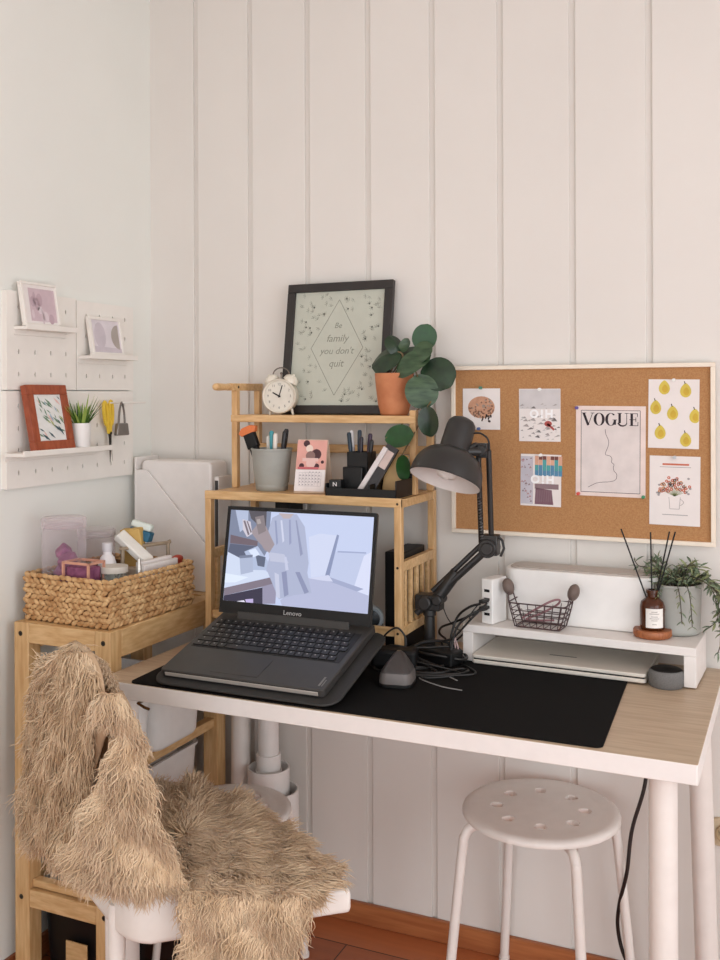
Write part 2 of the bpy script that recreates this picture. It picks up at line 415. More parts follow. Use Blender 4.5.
b = MB(); b.lathe([(.03, 0), (.034, .004), (.034, .078), (.028, .09), (.028, .1)], 24, closed_ends=False); b.build('body', GLASS, t, smooth=50)
b = MB(); b.lathe([(.032, .098), (.032, .112), (.001, .113)], 24); b.build('lid', mat('cream_lid', (206, 198, 186), .5), t)
b = MB(); b.lathe([(.0065, 0), (.0065, .105), (.0045, .11), (.0045, .122)], 14)
one('lip_balm', b, SILV, 'thin silver stick standing beside the low glass jar', 'tube', (.256, -.40, ZI))
for (nm, lb, c, M, sz) in (('paper_packet', 'white packet tilted across the middle of basket', (232, 228, 220), Matrix.Translation((.2, -.345, ZI + .135)) @ Euler((.5, .75, .4)).to_matrix().to_4x4(), (.05, .016, .009)),
                           ('kraft_packet', 'ochre paper packet behind the white packet in basket', (196, 160, 92), Matrix.Translation((.185, -.315, ZI + .09)) @ Euler((.1, -.1, .2)).to_matrix().to_4x4(), (.026, .012, .09))):
    b = MB(); b.box(-sz[0], -sz[1], -sz[2], sz[0], sz[1], sz[2])
    o = one(nm, b, mat(nm + '_paper', c, .7), lb, 'packet', bevel=.003); o.matrix_world = M
b = MB(); b.prism(rrect(-.03, -.06, .03, .06, .012), 0, .088)
one('storage_tin', b, mat('beige_tin', (206, 190, 168), .45), 'beige rounded box at the far end of basket', 'box', (.2, -.285, ZI), rz=.05, bevel=.004)
b = MB(); b.box(-.016, -.075, 0, -.004, .045, .112); b.box(.0, -.075, 0, .010, .05, .106)
one('note_cards', b, PAPER, 'stack of white cards along the right side of basket', 'cards', (.262, -.32, ZI), rz=-.05, bevel=.001)
b = MB(); b.ball((0, 0, .1), (.012, .02, .01)); b.box(-.008, -.014, 0, .008, .014, .1)
one('red_packet', b, mat('red_wrap', (166, 62, 44), .5), 'small red packet at far right corner of basket', 'packet', (.262, -.255, ZI))
b = MB(); b.tube(catmull([(.19, -.375, ZI + .02), (.19, -.375, ZI + .128), (.192, -.37, ZI + .137), (.224, -.246, ZI + .136), (.226, -.243, ZI + .128), (.226, -.243, ZI + .02)], 6), .0048, 10)
one('bent_wire_loop', b, mat('beige_wire', (160, 142, 120), .4), 'beige bent wire handle rising at far end of basket', 'handle')

# ------------------------------------------------------------------ magazine file in the corner
t = thing('magazine_file', 'white magazine file with slanted side in the room corner', 'magazine file', (.15, -.062, ZB))
side = [(-.118, 0), (.118, 0), (.118, .105), (-.085, .312), (-.118, .312)]
for y in (-.05, .044):
    b = MB(); b.prism(side, 0, .006, M=Matrix.Translation((0, y + .006, 0)) @ TXZ); b.build('side_panel', WHITE, t, bevel=.001)
b = MB(); b.box(-.124, -.05, 0, -.118, .05, .345); b.build('spine', WHITE, t, bevel=.001)
b = MB(); b.box(.118, -.05, 0, .122, .05, .105); b.build('front_lip', WHITE, t, bevel=.001)
b = MB(); b.prism(rrect(-.108, 0, .112, .336, .014, 4), -.04, .04, M=TXZ)
one('document_case', b, WHITE, 'white document case standing inside the magazine file', 'document case', (.15, -.062, ZB + .001), bevel=.006, seg=3)
b = MB(); b.box(0, 0, 0, .012, .06, .30, 0); b.box(.001, -.0008, .01, .011, 0, .29, 1)
one('slim_folder', b, [WHITE, DGREY], 'slim white folder with dark edge between magazine file and bamboo rack', 'folder', (.278, -.11, ZB), bevel=.0008)

# ------------------------------------------------------------------ bamboo rack
rx, ry = .595, -.132
xl, xr = -.248, .248
t = thing('bamboo_rack', 'two tier bamboo desk rack standing behind the laptop', 'rack', (rx, ry, DZ))
yf, yb = -.108, .108
for x in (xl, xr):
    for y in (yf, yb):
        b = MB(); b.box(x - .0085, y - .009, .003 if y < 0 else 0, x + .0085, y + .009, .364); p = b.build('post', BAMV, t, bevel=.0015)
    b = MB()
    b.box(x - .007, yf + .009, .343, x + .007, yb - .009, .362); b.build('shelf_rail', BAM, t, bevel=.0015)
    b = MB()
    b.box(x - .007, yf + .009, .2, x + .007, yb - .009, .222); b.box(x - .007, yf + .009, .055, x + .007, yb - .009, .076)
    for k in range(5):
        y = yf + .034 + k * .037
        b.box(x - .004, y - .007, .074, x + .004, y + .007, .202)
    b.build('side_panel', BAM, t, bevel=.001)
b = MB(); b.box(xl + .0085, yf - .004, .056, xr - .0085, yf + .006, .076); b.build('bottom_rail', BAM, t, bevel=.0015)
b = MB(); b.box(xl - .0085, yf - .010, .345, xr + .0085, yf - .0, .3655); b.build('shelf_lip', BAM, t, bevel=.0015)
b = MB(); b.box(xl + .007, yf, .349, xr - .007, yb + .009, .3635); b.build('lower_shelf', BAM, t, bevel=.001)
uy = -.004
xu, xv = -.237, .244
for x in (xu, xv):
    for y in (uy, yb):
        b = MB(); b.box(x - .008, y - .008, .364, x + .008, y + .008, .624 if x < 0 else .560); b.build('upper_post', BAMV, t, bevel=.0015)
    if x > 0: continue
    b = MB(); b.box(x - .0085, uy - .03, .608, x + .0085, yb + .012, .6265); b.tube([(x, uy - .03, .617), (x, uy - .055, .617), (x, uy - .085, .617), (x, uy - .096, .617), (x, uy - .1, .617)], [.0085, .0085, .0095, .0085, .004], 12)
    b.build('handle', BAM, t, bevel=.0015)
    for y in (uy,):
        b = MB(); b.cyl((x - .0092, y, .617), (x + .0092, y, .617), .0035, n=10); b.cyl((x, y - .009, .617), (x, y - .0083, .617), .0035, n=10); b.build('bolt', SCREW, t)
b = MB(); b.box(xu - .009, uy - .010, .529, xv + .009, yb + .008, .547); b.build('upper_shelf', BAM, t, bevel=.0015)
b = MB(); b.box(xu + .008, yb - .006, .45, xv - .008, yb + .006, .471); b.build('back_rail', BAM, t, bevel=.0015)
for x in (xr,):
    for z in (.353, .065, .211):
        b = MB(); b.cyl((x, yf - .0102, z), (x, yf - .0092, z), .003, n=10); b.build('bolt', SCREW, t)
Z2, Z1 = DZ + .3637, DZ + .547
RZT = .8240

# ------------------------------------------------------------------ on the upper shelf
# framed print (leans back on the wall)
FW, FH = .293, .336
FR = mat('black_frame_wood', (43, 38, 36), .45, var=.08)
t = thing('framed_print', 'black framed grey green lettering print leaning on upper rack shelf', 'picture', (.5995, -.072, Z1 + .001), rot=(math.radians(-8.5), 0, 0))
b = MB(); fw = .022
for (x0, z0, x1, z1) in ((-FW / 2, 0, FW / 2, fw), (-FW / 2, FH - fw, FW / 2, FH), (-FW / 2, fw, -FW / 2 + fw, FH - fw), (FW / 2 - fw, fw, FW / 2, FH - fw)): b.box(x0, -.008, z0, x1, .008, z1)
b.build('frame', FR, t, bevel=.0015)
b = MB(); b.box(-FW / 2 + fw, -.001, fw, FW / 2 - fw, .005, FH - fw, 0)
INK = 1
def line(b, p, q, w, y=-.0013, mi=1):
    p = V((p[0], y, p[1])); q = V((q[0], y, q[1])); d = (q - p).normalized(); n = V((-d.z, 0, d.x)) * w / 2
    b.add([p - n, q - n, q + n, p + n], [(0, 1, 2, 3)], mi)
dm = [(0, .048), (.072, .168), (0, .292), (-.072, .168)]
for i in range(4): line(b, dm[i], dm[(i + 1) % 4], .0016)
rr = random.Random(3)
for i in range(150):
    x = rr.uniform(-.116, .116); z = rr.uniform(.032, .306)
    if abs(x) / .08 + abs(z - .17) / .136 < 1.02: continue
    a = rr.uniform(0, PI)
    for k in range(4):
        an = a + k * .8; line(b, (x, z), (x + .0075 * math.cos(an), z + .0075 * math.sin(an)), .0011, mi=rr.choice((1, 1, 2)))
    if rr.random() < .2: b.cyl((x, -.0014, z), (x, -.001, z), .0024, n=8, mi=3)
for (s, z, sz) in (('Be', .225, .02), ('family', .192, .026), ('you don\'t', .16, .024), ('quit', .128, .026)):
    text_mesh(b, s, sz, Matrix.Translation((0, -.0012, z)) @ TXZ, 1, shear=.25, extrude=.0002)
b.build('print', [mat('print_sage', (190, 192, 178), .7, var=.02), mat('print_ink', (142, 144, 132), .8), mat('print_ink_soft', (160, 164, 150), .8), mat('print_ink_dark', (96, 98, 90), .8)], t, smooth=0)

# alarm clock
CRM = mat('clock_cream', (226, 218, 202), .35, var=.02)
t = thing('alarm_clock', 'cream twin bell alarm clock on the left end of upper shelf', 'clock', (.474, -.108, Z1), math.radians(12))
Mc = Matrix.Translation((0, 0, .047)) @ Matrix.Rotation(PI / 2, 4, 'X')
b = MB(); b.lathe([(.001, -.022), (.036, -.022), (.041, -.017), (.042, .012), (.044, .02), (.0415, .0235), (.038, .021), (.038, .0185), (.001, .0185)], 36, Mc, closed_ends=False); cs = b.build('case', CRM, t, smooth=50)
b = MB(); b.cyl((0, -.0190, .047), (0, -.0186, .047), .0375, n=32, mi=0)
for k in range(12):
    a = 2 * PI * k / 12; c = V((math.sin(a) * .029, -.0194, .047 + math.cos(a) * .029))
    text_mesh(b, str(k if k else 12), .0085, Matrix.Translation(c) @ TXZ, 1, extrude=.0002)
b.build('dial', [mat('dial_cream', (220, 214, 200), .5), mat('dial_grey', (112, 106, 98), .6)], cs, smooth=0)
b = MB()
def hand(a, L, w): line(b, (-.004 * math.sin(a), .047 - .004 * math.cos(a)), (L * math.sin(a), .047 + L * math.cos(a)), w, -.0202, 0)
hand(math.radians(-62), .019, .0032); hand(math.radians(17), .028, .0024); b.cyl((0, -.0208, .047), (0, -.0196, .047), .0028, n=10, mi=0)
b.build('hands', BLK, cs)
for s in (-1, 1):
    M = Matrix.Translation((s * .024, 0, .085)) @ Matrix.Rotation(s * .55, 4, 'Y')
    b = MB(); b.lathe([(.0195, -.002), (.0195, .0), (.017, .008), (.010, .0135), (.003, .015), (.003, .018), (.001, .019)], 20, M, closed_ends=False); b.lathe([(.0195, -.002), (.001, -.001)], 20, M, closed_ends=False); b.build('bell', CRM, t)
    b = MB(); b.cyl((s * .026, 0, .015), (s * .03, 0, 0), .004, .003, n=10); b.build('foot', CRM, t)
b = MB(); b.tube([(.022 * math.cos(a), 0, .098 + .02 * math.sin(a)) for a in [PI * k / 12 for k in range(13)]], .0016, 8); b.cyl((0, 0, .089), (0, 0, .104), .0018, n=8); b.ball((0, 0, .104), .0035, 8, 6); b.build('carry_handle', mat('clock_steel', (120, 110, 100), .3, metal=.7), t)

# terracotta pot and round leaved plant
def leaf(b, c, tip, nrm, L, W, cup=.12, mi=0, fold=0.0, rows=8, cols=6, point=1.0):
    c = V(c); tip = V(tip).normalized(); nrm = V(nrm); nrm = (nrm - tip * nrm.dot(tip)).normalized(); side = tip.cross(nrm)
    R = []
    for i in range(rows + 1):
        s = i / rows; w = W * .5 * max(.02, (1 - abs(2 * s - 1) ** 2.1)) ** .5 if point < 1 else W * .5 * (math.sin(PI * min(1, s * .98 + .01)) ** .75)
        R.append([c + tip * (s - .5) * L + side * (u * w) - nrm * (cup * L * ((s - .45) * 2) ** 2 * .5) - nrm * (abs(u) * w * fold) + nrm * (-.02 * L * math.cos(u * 3)) for u in [-1 + 2 * j / cols for j in range(cols + 1)]])
    b.grid(R, mi)
t = thing('potted_plant', 'round leaved dark green plant in terracotta pot at right end of upper shelf', 'plant', (.77, -.085, Z1))
b = MB(); b.lathe([(.030, 0), (.034, .004), (.0400, .03), (.0445, .07), (.0470, .098), (.0468, .101), (.044, .101), (.043, .09), (.001, .088)], 36); b.build('pot', TERRA, t, smooth=50)
tocam = V((.36, -.93, .05))
LV = [  # centre (offset from pot base), tip direction, facing, length, width, cup, fold, material
    ((-.016, -.030, .142), (-.75, 0, -.25), (.25, -.75, .7), .078, .066, .35, .5, 0),
    ((.012, -.02, .170), (-.35, 0, .8), (.7, -.6, .25), .05, .042, .3, .45, 0),
    ((.083, -.015, .184), (.35, .0, .9), tocam, .06, .052, .1, .15, 2),
    ((.060, -.04, .126), (-.75, -.2, -.45), (.3, -.75, .75), .088, .056, .3, .1, 1),
    ((.080, -.03, .150), (.6, 0, .45), (.1, -.8, .6), .055, .05, .2, .1, 1),
    ((.119, -.02, .098), (.55, 0, -.5), (.45, -.9, .15), .078, .074, .12, .05, 0),
    ((.087, -.045, .057), (.25, 0, -.9), (.3, -.9, .3), .076, .070, .18, .1, 1),
    ((.113, -.06, -.012), (.15, 0, -1), (.75, -.6, .1), .066, .05, .1, .35, 0),
    ((.045, -.085, -.046), (.9, 0, .12), (.2, -.9, .35), .066, .05, .1, .05, 2),
    ((.062, -.095, -.118), (.1, 0, -1), (.8, -.55, 0), .055, .036, .1, .2, 2),
    ((.030, -.01, .166), (.5, 0, .75), (.6, -.7, .2), .036, .022, .2, .3, 1),
    ((-.02, .02, .135), (-.5, .5, .3), (-.2, -.3, .9), .06, .05, .2, .2, 0),
    ((.03, .03, .15), (.2, .5, .5), (.1, -.5, .8), .06, .05, .2, .2, 0)]
b = MB(); st = MB()
for (c, tp, nr, L, W, cu, fo, mi) in LV:
    leaf(b, c, tp, nr, L * 1.08, W * 1.12, cu, mi, fo, rows=10, cols=8, point=.8)
    base = V(c) - V(tp).normalized() * L * .5
    a = V((random.uniform(-.015, .02), random.uniform(-.015, .01), .088))
    mid = (a + base) / 2 + V((.012, -.006, .02 if base.z > .08 else .06))
    if base.z < .05: mid = V((.098, .0, .055))
    if base.z < .05: a = V((.04, .01, .098))
    st.tube(catmull([a, mid, base - V(nr).normalized() * .004], 8), .0017, 6)
b.build('foliage', [LEAFD, mat('leaf_silver_green', (72, 96, 66), .42, c2=(42, 66, 42), scale=28, stretch=(1, 1, 4)), LEAFB], t, smooth=80)
st.build('stems', STEM, t)

# ------------------------------------------------------------------ on the lower shelf
t = thing('pen_cup', 'grey plastic cup of pens on the left of lower rack shelf', 'cup', (.478, -.165, Z2))
b = MB(); b.lathe([(.037, 0), (.039, .002), (.040, .013), (.0385, .014), (.0415, .02), (.0495, .098), (.0515, .099), (.0515, .103), (.0485, .103), (.039, .008), (.001, .008)], 36, closed_ends=False); b.lathe([(.037, 0), (.001, .0005)], 36, closed_ends=False); b.build('body', GREYP, t, smooth=50)
def pen(name, p0, p1, r, c, label, capc=None, cat='pen', group='pens in the grey cup'):
    p0 = V(p0); p1 = V(p1); L = (p1 - p0).length
    o = thing(name, label, cat, p0, group=group)
    o.rotation_mode = 'QUATERNION'; o.rotation_quaternion = (p1 - p0).to_track_quat('Z', 'Y')
    b = MB(); b.lathe([(r * .3, 0), (r, .012), (r, L * .72)], 12); b.build('barrel', mat('pen_' + str(c), c, .4), o)
    b = MB(); b.lathe([(r * 1.12, L * .72), (r * 1.12, L - .004), (r * .7, L)], 12); b.build('cap', mat('pen_' + str(capc or c), capc or c, .4), o)
    return o
cz = Z2 + .01
t = thing('marker', 'thick black marker with orange fan top in the grey cup', 'marker', (.466, -.165, cz), rot=(0, math.radians(-22), 0))
b = MB(); b.prism(rrect(-.012, -.007, .012, .007, .004), .0, .115); b.prism(rrect(-.016, -.008, .016, .008, .004), .1, .138); b.build('grip', BLKG, t, bevel=.002)
b = MB(); b.prism([(-.02, 0), (.02, 0), (.026, .012), (.012, .02), (-.014, .02), (-.026, .01)], -.008, .008, M=Matrix.Translation((0, 0, .136)) @ TXZ); b.build('top', mat('orange_rubber', (222, 122, 68), .5), t, bevel=.002)
pen('pen', (.484, -.172, cz), (.489, -.186, Z2 + .146), .0048, (58, 146, 158), 'teal pen standing in the grey cup', (64, 150, 160))
pen('pen', (.473, -.165, cz), (.472, -.172, Z2 + .132), .0045, (232, 226, 216), 'cream white pen between the teal pen and orange marker')
pen('pen', (.490, -.176, cz), (.502, -.19, Z2 + .140), .005, (214, 168, 112), 'tan pen with white cap in the grey cup', (226, 218, 208))
pen('pen', (.494, -.158, cz), (.514, -.155, Z2 + .15), .0055, (30, 30, 34), 'upright black pen at right rim of grey cup')
pen('pen', (.499, -.17, cz), (.522, -.178, Z2 + .146), .005, (34, 32, 40), 'black pen tilted over front rim of grey cup', (22, 22, 24))

t = thing('desk_calendar', 'pink tent desk calendar on the middle of lower rack shelf', 'calendar', (.598, -.178, Z2), math.radians(6))
tl = math.radians(-13)
Mt = Matrix.Rotation(tl, 4, 'X')
PINK = mat('calendar_pink', (222, 164, 152), .7, var=.04)
b = MB(Matrix.Translation((0, -.028, .001)) @ Mt); b.box(-.0385, -.0012, 0, .0385, .0012, .128)
b.build('easel_board', mat('calendar_board', (214, 190, 168), .7), t)
b = MB(Matrix.Translation((0, .032, .001)) @ Matrix.Rotation(math.radians(13.5), 4, 'X')); b.box(-.0385, -.0012, 0, .0385, .0012, .126); b.build('easel_back', mat('calendar_board', (214, 190, 168)), t)
b = MB(Matrix.Translation((0, -.028, .001)) @ Mt); b.box(-.0375, -.0032, .056, .0375, -.0016, .126, 0)
DK = 1
for (x, z, r, mi) in ((-.023, .064, .0065, 1), (.015, .064, .0065, 1), (-.014, .118, .008, 1), (-.006, .106, .009, 2), (.012, .092, .013, 1), (-.002, .088, .012, 3), (.029, .074, .004, 1), (.0, .071, .012, 4)): b.cyl((x, -.0038 - .0001 * mi, z), (x, -.0033, z), r, n=12, mi=mi)
b.box(-.032, -.0045, .056, .02, -.0032, .0615, 5); b.box(-.022, -.0043, .075, .018, -.0032, .083, 4)
b.build('picture_page', [PINK, mat('cal_dark', (74, 46, 50), .7), mat('cal_cream', (232, 210, 196), .7), mat('cal_taupe', (140, 110, 104), .7), mat('cal_blush', (226, 190, 182), .7), mat('cal_rose', (196, 104, 108), .7)], t, smooth=0)
b = MB(Matrix.Translation((0, -.028, .001)) @ Mt); b.box(-.0375, -.0032, .004, .0375, -.0016, .0555, 0)
for i in range(8): b.box(-.028 + i * .008, -.0035, .016, -.0276 + i * .008, -.0032, .048, 1)
for i in range(5): b.box(-.028, -.0035, .016 + i * .008, .0284, -.0032, .0164 + i * .008, 1)
for i in range(5):
    for j in range(7):
        if (i == 4 and j < 3) or (i == 0 and j > 4): continue
        b.box(-.0262 + j * .008, -.0036, .018 + i * .0075, -.0236 + j * .008, -.0032, .0206 + i * .0075, 1)
b.build('date_page', [mat('cal_page', (236, 228, 226), .8), mat('cal_grid', (170, 160, 164), .8)], t, smooth=0)

# black organiser with pens and books
t = thing('desk_organiser', 'black plastic desk organiser tray on right of lower rack shelf', 'organiser', (.752, -.198, Z2))
b = MB(); b.box(-.088, -.050, 0, .088, .050, .004)
for (x0, y0, x1, y1, h) in ((-.088, -.050, .088, -.047, .02), (-.088, .047, .088, .050, .05), (-.088, -.050, -.085, .050, .03), (.085, -.050, .088, .050, .04), (.02, -.050, .023, .050, .03)): b.box(x0, y0, .003, x1, y1, h)
b.build('tray', BLKG, t, bevel=.001)
b = MB()
for (x0, y0, x1, y1) in ((-.055, -.002, -.052, .048), (-.005, -.002, -.002, .048), (-.055, -.002, -.002, .001), (-.055, .045, -.002, .048)): b.box(x0, y0, .004, x1, y1, .1)
b.build('pen_well', BLKG, t, bevel=.001)
b = MB(); b.prism(rrect(-.060, -.016, -.010, -.003, .003), .004, .066); b.build('drawer_block', BLKG, t, bevel=.002)
b = MB(); b.box(-.014, -.012, 0, .014, .012, .032, 0); text_mesh(b, 'N', .014, Matrix.Translation((0, -.0124, .022)) @ TXZ, 1)
one('small_box', b, [BLKG, PAPER], 'small black box printed with a white N in left front of organiser', 'box', (.683, -.228, Z2 + .0052), rz=.15, bevel=.001)
g = 'pens in the black organiser'
for (x, y, x2, y2, h, c, cc, lb) in ((.705, -0.175, .693, -0.180, .145, (28, 50, 66), (24, 44, 58), 'dark teal pen in the black organiser, standing leftmost'), (.712, -0.165, .712, -0.160, .15, (40, 58, 74), (34, 50, 64), 'slate blue pen in the black organiser beside the dark teal one'),
                              (.72, -0.180, .73, -0.190, .135, (38, 28, 44), (30, 22, 34), 'short aubergine pen in the black organiser'), (.728, -0.165, .742, -0.165, .142, (84, 60, 80), (60, 40, 60), 'mauve brown pen in the black organiser'), (.735, -0.175, .752, -0.180, .128, (22, 22, 26), (22, 22, 26), 'black pen standing rightmost in the organiser well'),
                              (.703, -0.160, .688, -0.155, .148, (196, 196, 200), (220, 220, 222), 'pale grey pen at back of the black organiser')):
    pen('pen', (x, y, Z2 + .007), (x2, y2, Z2 + h), .0046, c, lb, cc, group=g)
def slab(name, label, cat, c, loc, rot, sz, c2=None):
    b = MB(); b.box(-sz[0] / 2, -sz[1] / 2, 0, sz[0] / 2, sz[1] / 2, sz[2], 0)
    if c2: b.box(-sz[0] / 2 + .004, -sz[1] / 2 - .0006, sz[2] * .55, sz[0] / 2 - .004, -sz[1] / 2, sz[2] * .9, 1)
    return one(name, b, [mat(name + '_cover', c, .5), mat(name + '_label', c2 or c, .5)], label, cat, loc, rot=rot, bevel=.0012)
slab('notebook', 'black and white striped notebook leaning inside the organiser', 'notebook', (44, 40, 40), (.752, -.215, Z2 + .006), (math.radians(-10), math.radians(29), .1), (.03, .012, .125), (206, 186, 178))
slab('card_pack', 'slim white card leaning beside the striped notebook', 'card', (216, 208, 206), (.735, -.225, Z2 + .006), (math.radians(-8), math.radians(31), .1), (.012, .005, .125))
slab('kraft_notebook', 'tan kraft notebook standing at the back of the organiser', 'notebook', (206, 164, 104), (.80, -.172, Z2 + .006), (math.radians(-4), math.radians(8), .2), (.05, .006, .09))

# ------------------------------------------------------------------ behind the laptop
b = MB(); b.box(.785, -.185, DZ + .0035, .832, -.045, DZ + .235)
tag(b.build('router', BLK, bevel=.003), 'upright black slab router inside the right side of bamboo rack', 'router')
b = MB(); b.box(.452, -.105, DZ + .001, .497, -.035, DZ + .342)
tag(b.build('speaker_tower', BLK, bevel=.003), 'tall black box behind the laptop lid under rack shelf', 'speaker')
t = thing('desk_webcam', 'small round dark webcam with pale rim right of the laptop lid', 'webcam', (.768, -.225, DZ + .0034))
b = MB(); b.lathe([(.03, 0), (.03, .006), (.006, .01), (.005, .055)], 24); b.build('stand', BLK, t)
Mr = Matrix.Translation((0, 0, .085)) @ Matrix.Rotation(PI / 2, 4, 'X') @ Matrix.Rotation(.35, 4, 'Y')
b = MB(); b.lathe([(.024, -.012), (.029, -.008), (.03, .008), (.027, .013), (.021, .012), (.02, .008)], 28, Mr, closed_ends=False); b.build('rim', mat('pale_rim', (142, 150, 154), .4), t, smooth=60)
b = MB(); b.lathe([(.001, -.013), (.024, -.012), (.021, .007), (.001, .009)], 28, Mr, closed_ends=False); b.build('lens', mat('dark_lens', (30, 38, 42), .2), t)

# ------------------------------------------------------------------ laptop on its pad
th = math.radians(15.6)
LX, LY, LZ = .6425, -.597, .7735
t = thing('laptop_stand', 'thin charcoal wedge pad carrying the open laptop', 'laptop stand', (LX, LY, LZ), rot=(th, 0, 0))
b = MB(); b.prism(rrect(-.202, -.022, .220, .262, .035, 8), -.0218, -.0168); b.build('plate', PADM, t, bevel=.002)
for x in (-.15, .16):
    b = MB(); b.prism([(.03, -.026), (.24, -.026), (.222, -.085)], x - .004, x + .004, M=Matrix(((0, 0, 1, 0), (1, 0, 0, 0), (0, 1, 0, 0), (0, 0, 0, 1))))
    b.build('support_fin', PADM, t)
LW, LD = .1875, .236
t = thing('laptop', 'open dark grey laptop showing a bright bedroom video', 'laptop', (LX, LY, LZ), rot=(th, 0, 0))
b = MB(); b.prism(rrect(-LW, 0, LW, LD + .028, .008, 4), -.0165, 0); b.build('base', DGREY, t, bevel=.002)
b = MB(); b.box(-LW + .012, -.0016, -.0125, LW - .012, -.0002, -.0045); b.build('front_edge', SILV, t, bevel=.0006, label='silver front edge')
b = MB(); b.box(-.075, .014, .0002, .035, .082, .0006); b.build('touchpad', mat('touchpad_grey', (48, 46, 45), .35), t)
b = MB(); b.box(-LW + .012, .1, .0001, LW - .012, LD - .018, .0005, 1)
rk = random.Random(5)
kw, kd = .0182, .0178
for r in range(6):
    y = LD - .034 - r * (kd + .0016)
    x = -LW + .014
    k = 0
    while x < LW - .03:
        w = kw
        if r == 5 and k == 4: w = .092
        if k == 0: w = kw * (1, 1, 1.3, 1.6, 1.9, 1.2)[r]
        if r == 5 and x > .1: pass
        b.box(x, y, .0004, x + w - .0022, y + kd - .0022, .0024, 0)
        b.box(x + w * .25, y + kd * .55, .0024, x + w * .25 + .003, y + kd * .55 + .0032, .00248, 2)
        x += w + .0004; k += 1
b.build('keyboard', [mat('key_black', (30, 29, 29), .4), mat('key_bed', (24, 23, 23), .5), mat('key_legend', (160, 158, 155), .6)], t, smooth=0)
b = MB(); b.box(LW - .018, .013, .0002, LW - .014, .045, .0006); b.box(LW - .011, .013, .0002, LW - .009, .036, .0006); b.build('sticker', mat('sticker_grey', (120, 118, 115), .4), t)
# lid: local frame at hinge
tilt_back = math.radians(10.0)
Ml = Matrix.Translation((0, LD, .004)) @ Matrix.Rotation(-th, 4, 'X') @ Matrix.Rotation(-tilt_back, 4, 'X') @ Matrix.Rotation(PI / 2, 4, 'X')
# local: x right, y up the lid, z toward the viewer
LH = .2445
b = MB(Ml); b.prism(rrect(-LW, .004, LW, LH, .006, 4), -.007, 0, 0); b.box(-LW + .05, -.008, -.008, LW - .05, .01, .003); lid = b.build('lid', DGREY, t, bevel=.001)
b = MB(Ml); sx0, sx1, sy0, sy1 = -LW + .008, LW - .008, .031, LH - .009
b.box(-LW, .004, .0002, LW, sy0, .0014); b.box(-LW, sy1, .0002, LW, LH - .001, .0014); b.box(-LW, sy0, .0002, sx0, sy1, .0014); b.box(sx1, sy0, .0002, LW, sy1, .0014)
Msave = b.M; b.M = None; text_mesh(b, 'Lenovo', .0145, Ml @ Matrix.Translation((0, .0165, .0016)), 1, spacing=1.05); b.M = Msave
b.build('bezel', [BLKG, mat('bezel_logo', (176, 174, 172), .5)], lid, smooth=0)
# picture on the screen (flat, gives off light)
SC = {}
def scol(c):
    if c not in SC: SC[c] = mat('screen_%d_%d_%d' % c, (0, 0, 0), .4, spec=.2)
    m = SC[c]; bs = m.node_tree.nodes['Principled BSDF']
    for l in list(m.node_tree.links):
        if l.to_socket == bs.inputs['Base Color']: m.node_tree.links.remove(l)
    bs.inputs['Base Color'].default_value = (0.01, 0.01, 0.01, 1)
    bs.inputs['Emission Color'].default_value = lin(c); bs.inputs['Emission Strength'].default_value = 1.0
    return m
src = np.array([(40, 50), (685, 90), (660, 522), (5, 450)], float); dst = np.array([(0, 1), (1, 1), (1, 0), (0, 0)], float)
A = []
for (x, y), (u, v) in zip(src, dst):
    A.append([x, y, 1, 0, 0, 0, -u * x, -u * y, -u]); A.append([0, 0, 0, x, y, 1, -v * x, -v * y, -v])
Hh = np.linalg.svd(np.array(A))[2][-1].reshape(3, 3)
def suv(x, y):
    q = Hh @ np.array([x, y, 1.0]); u = min(1, max(0, q[0] / q[2])); v = min(1, max(0, q[1] / q[2]))
    return (sx0 + u * (sx1 - sx0), sy0 + v * (sy1 - sy0))
from mathutils.geometry import tessellate_polygon
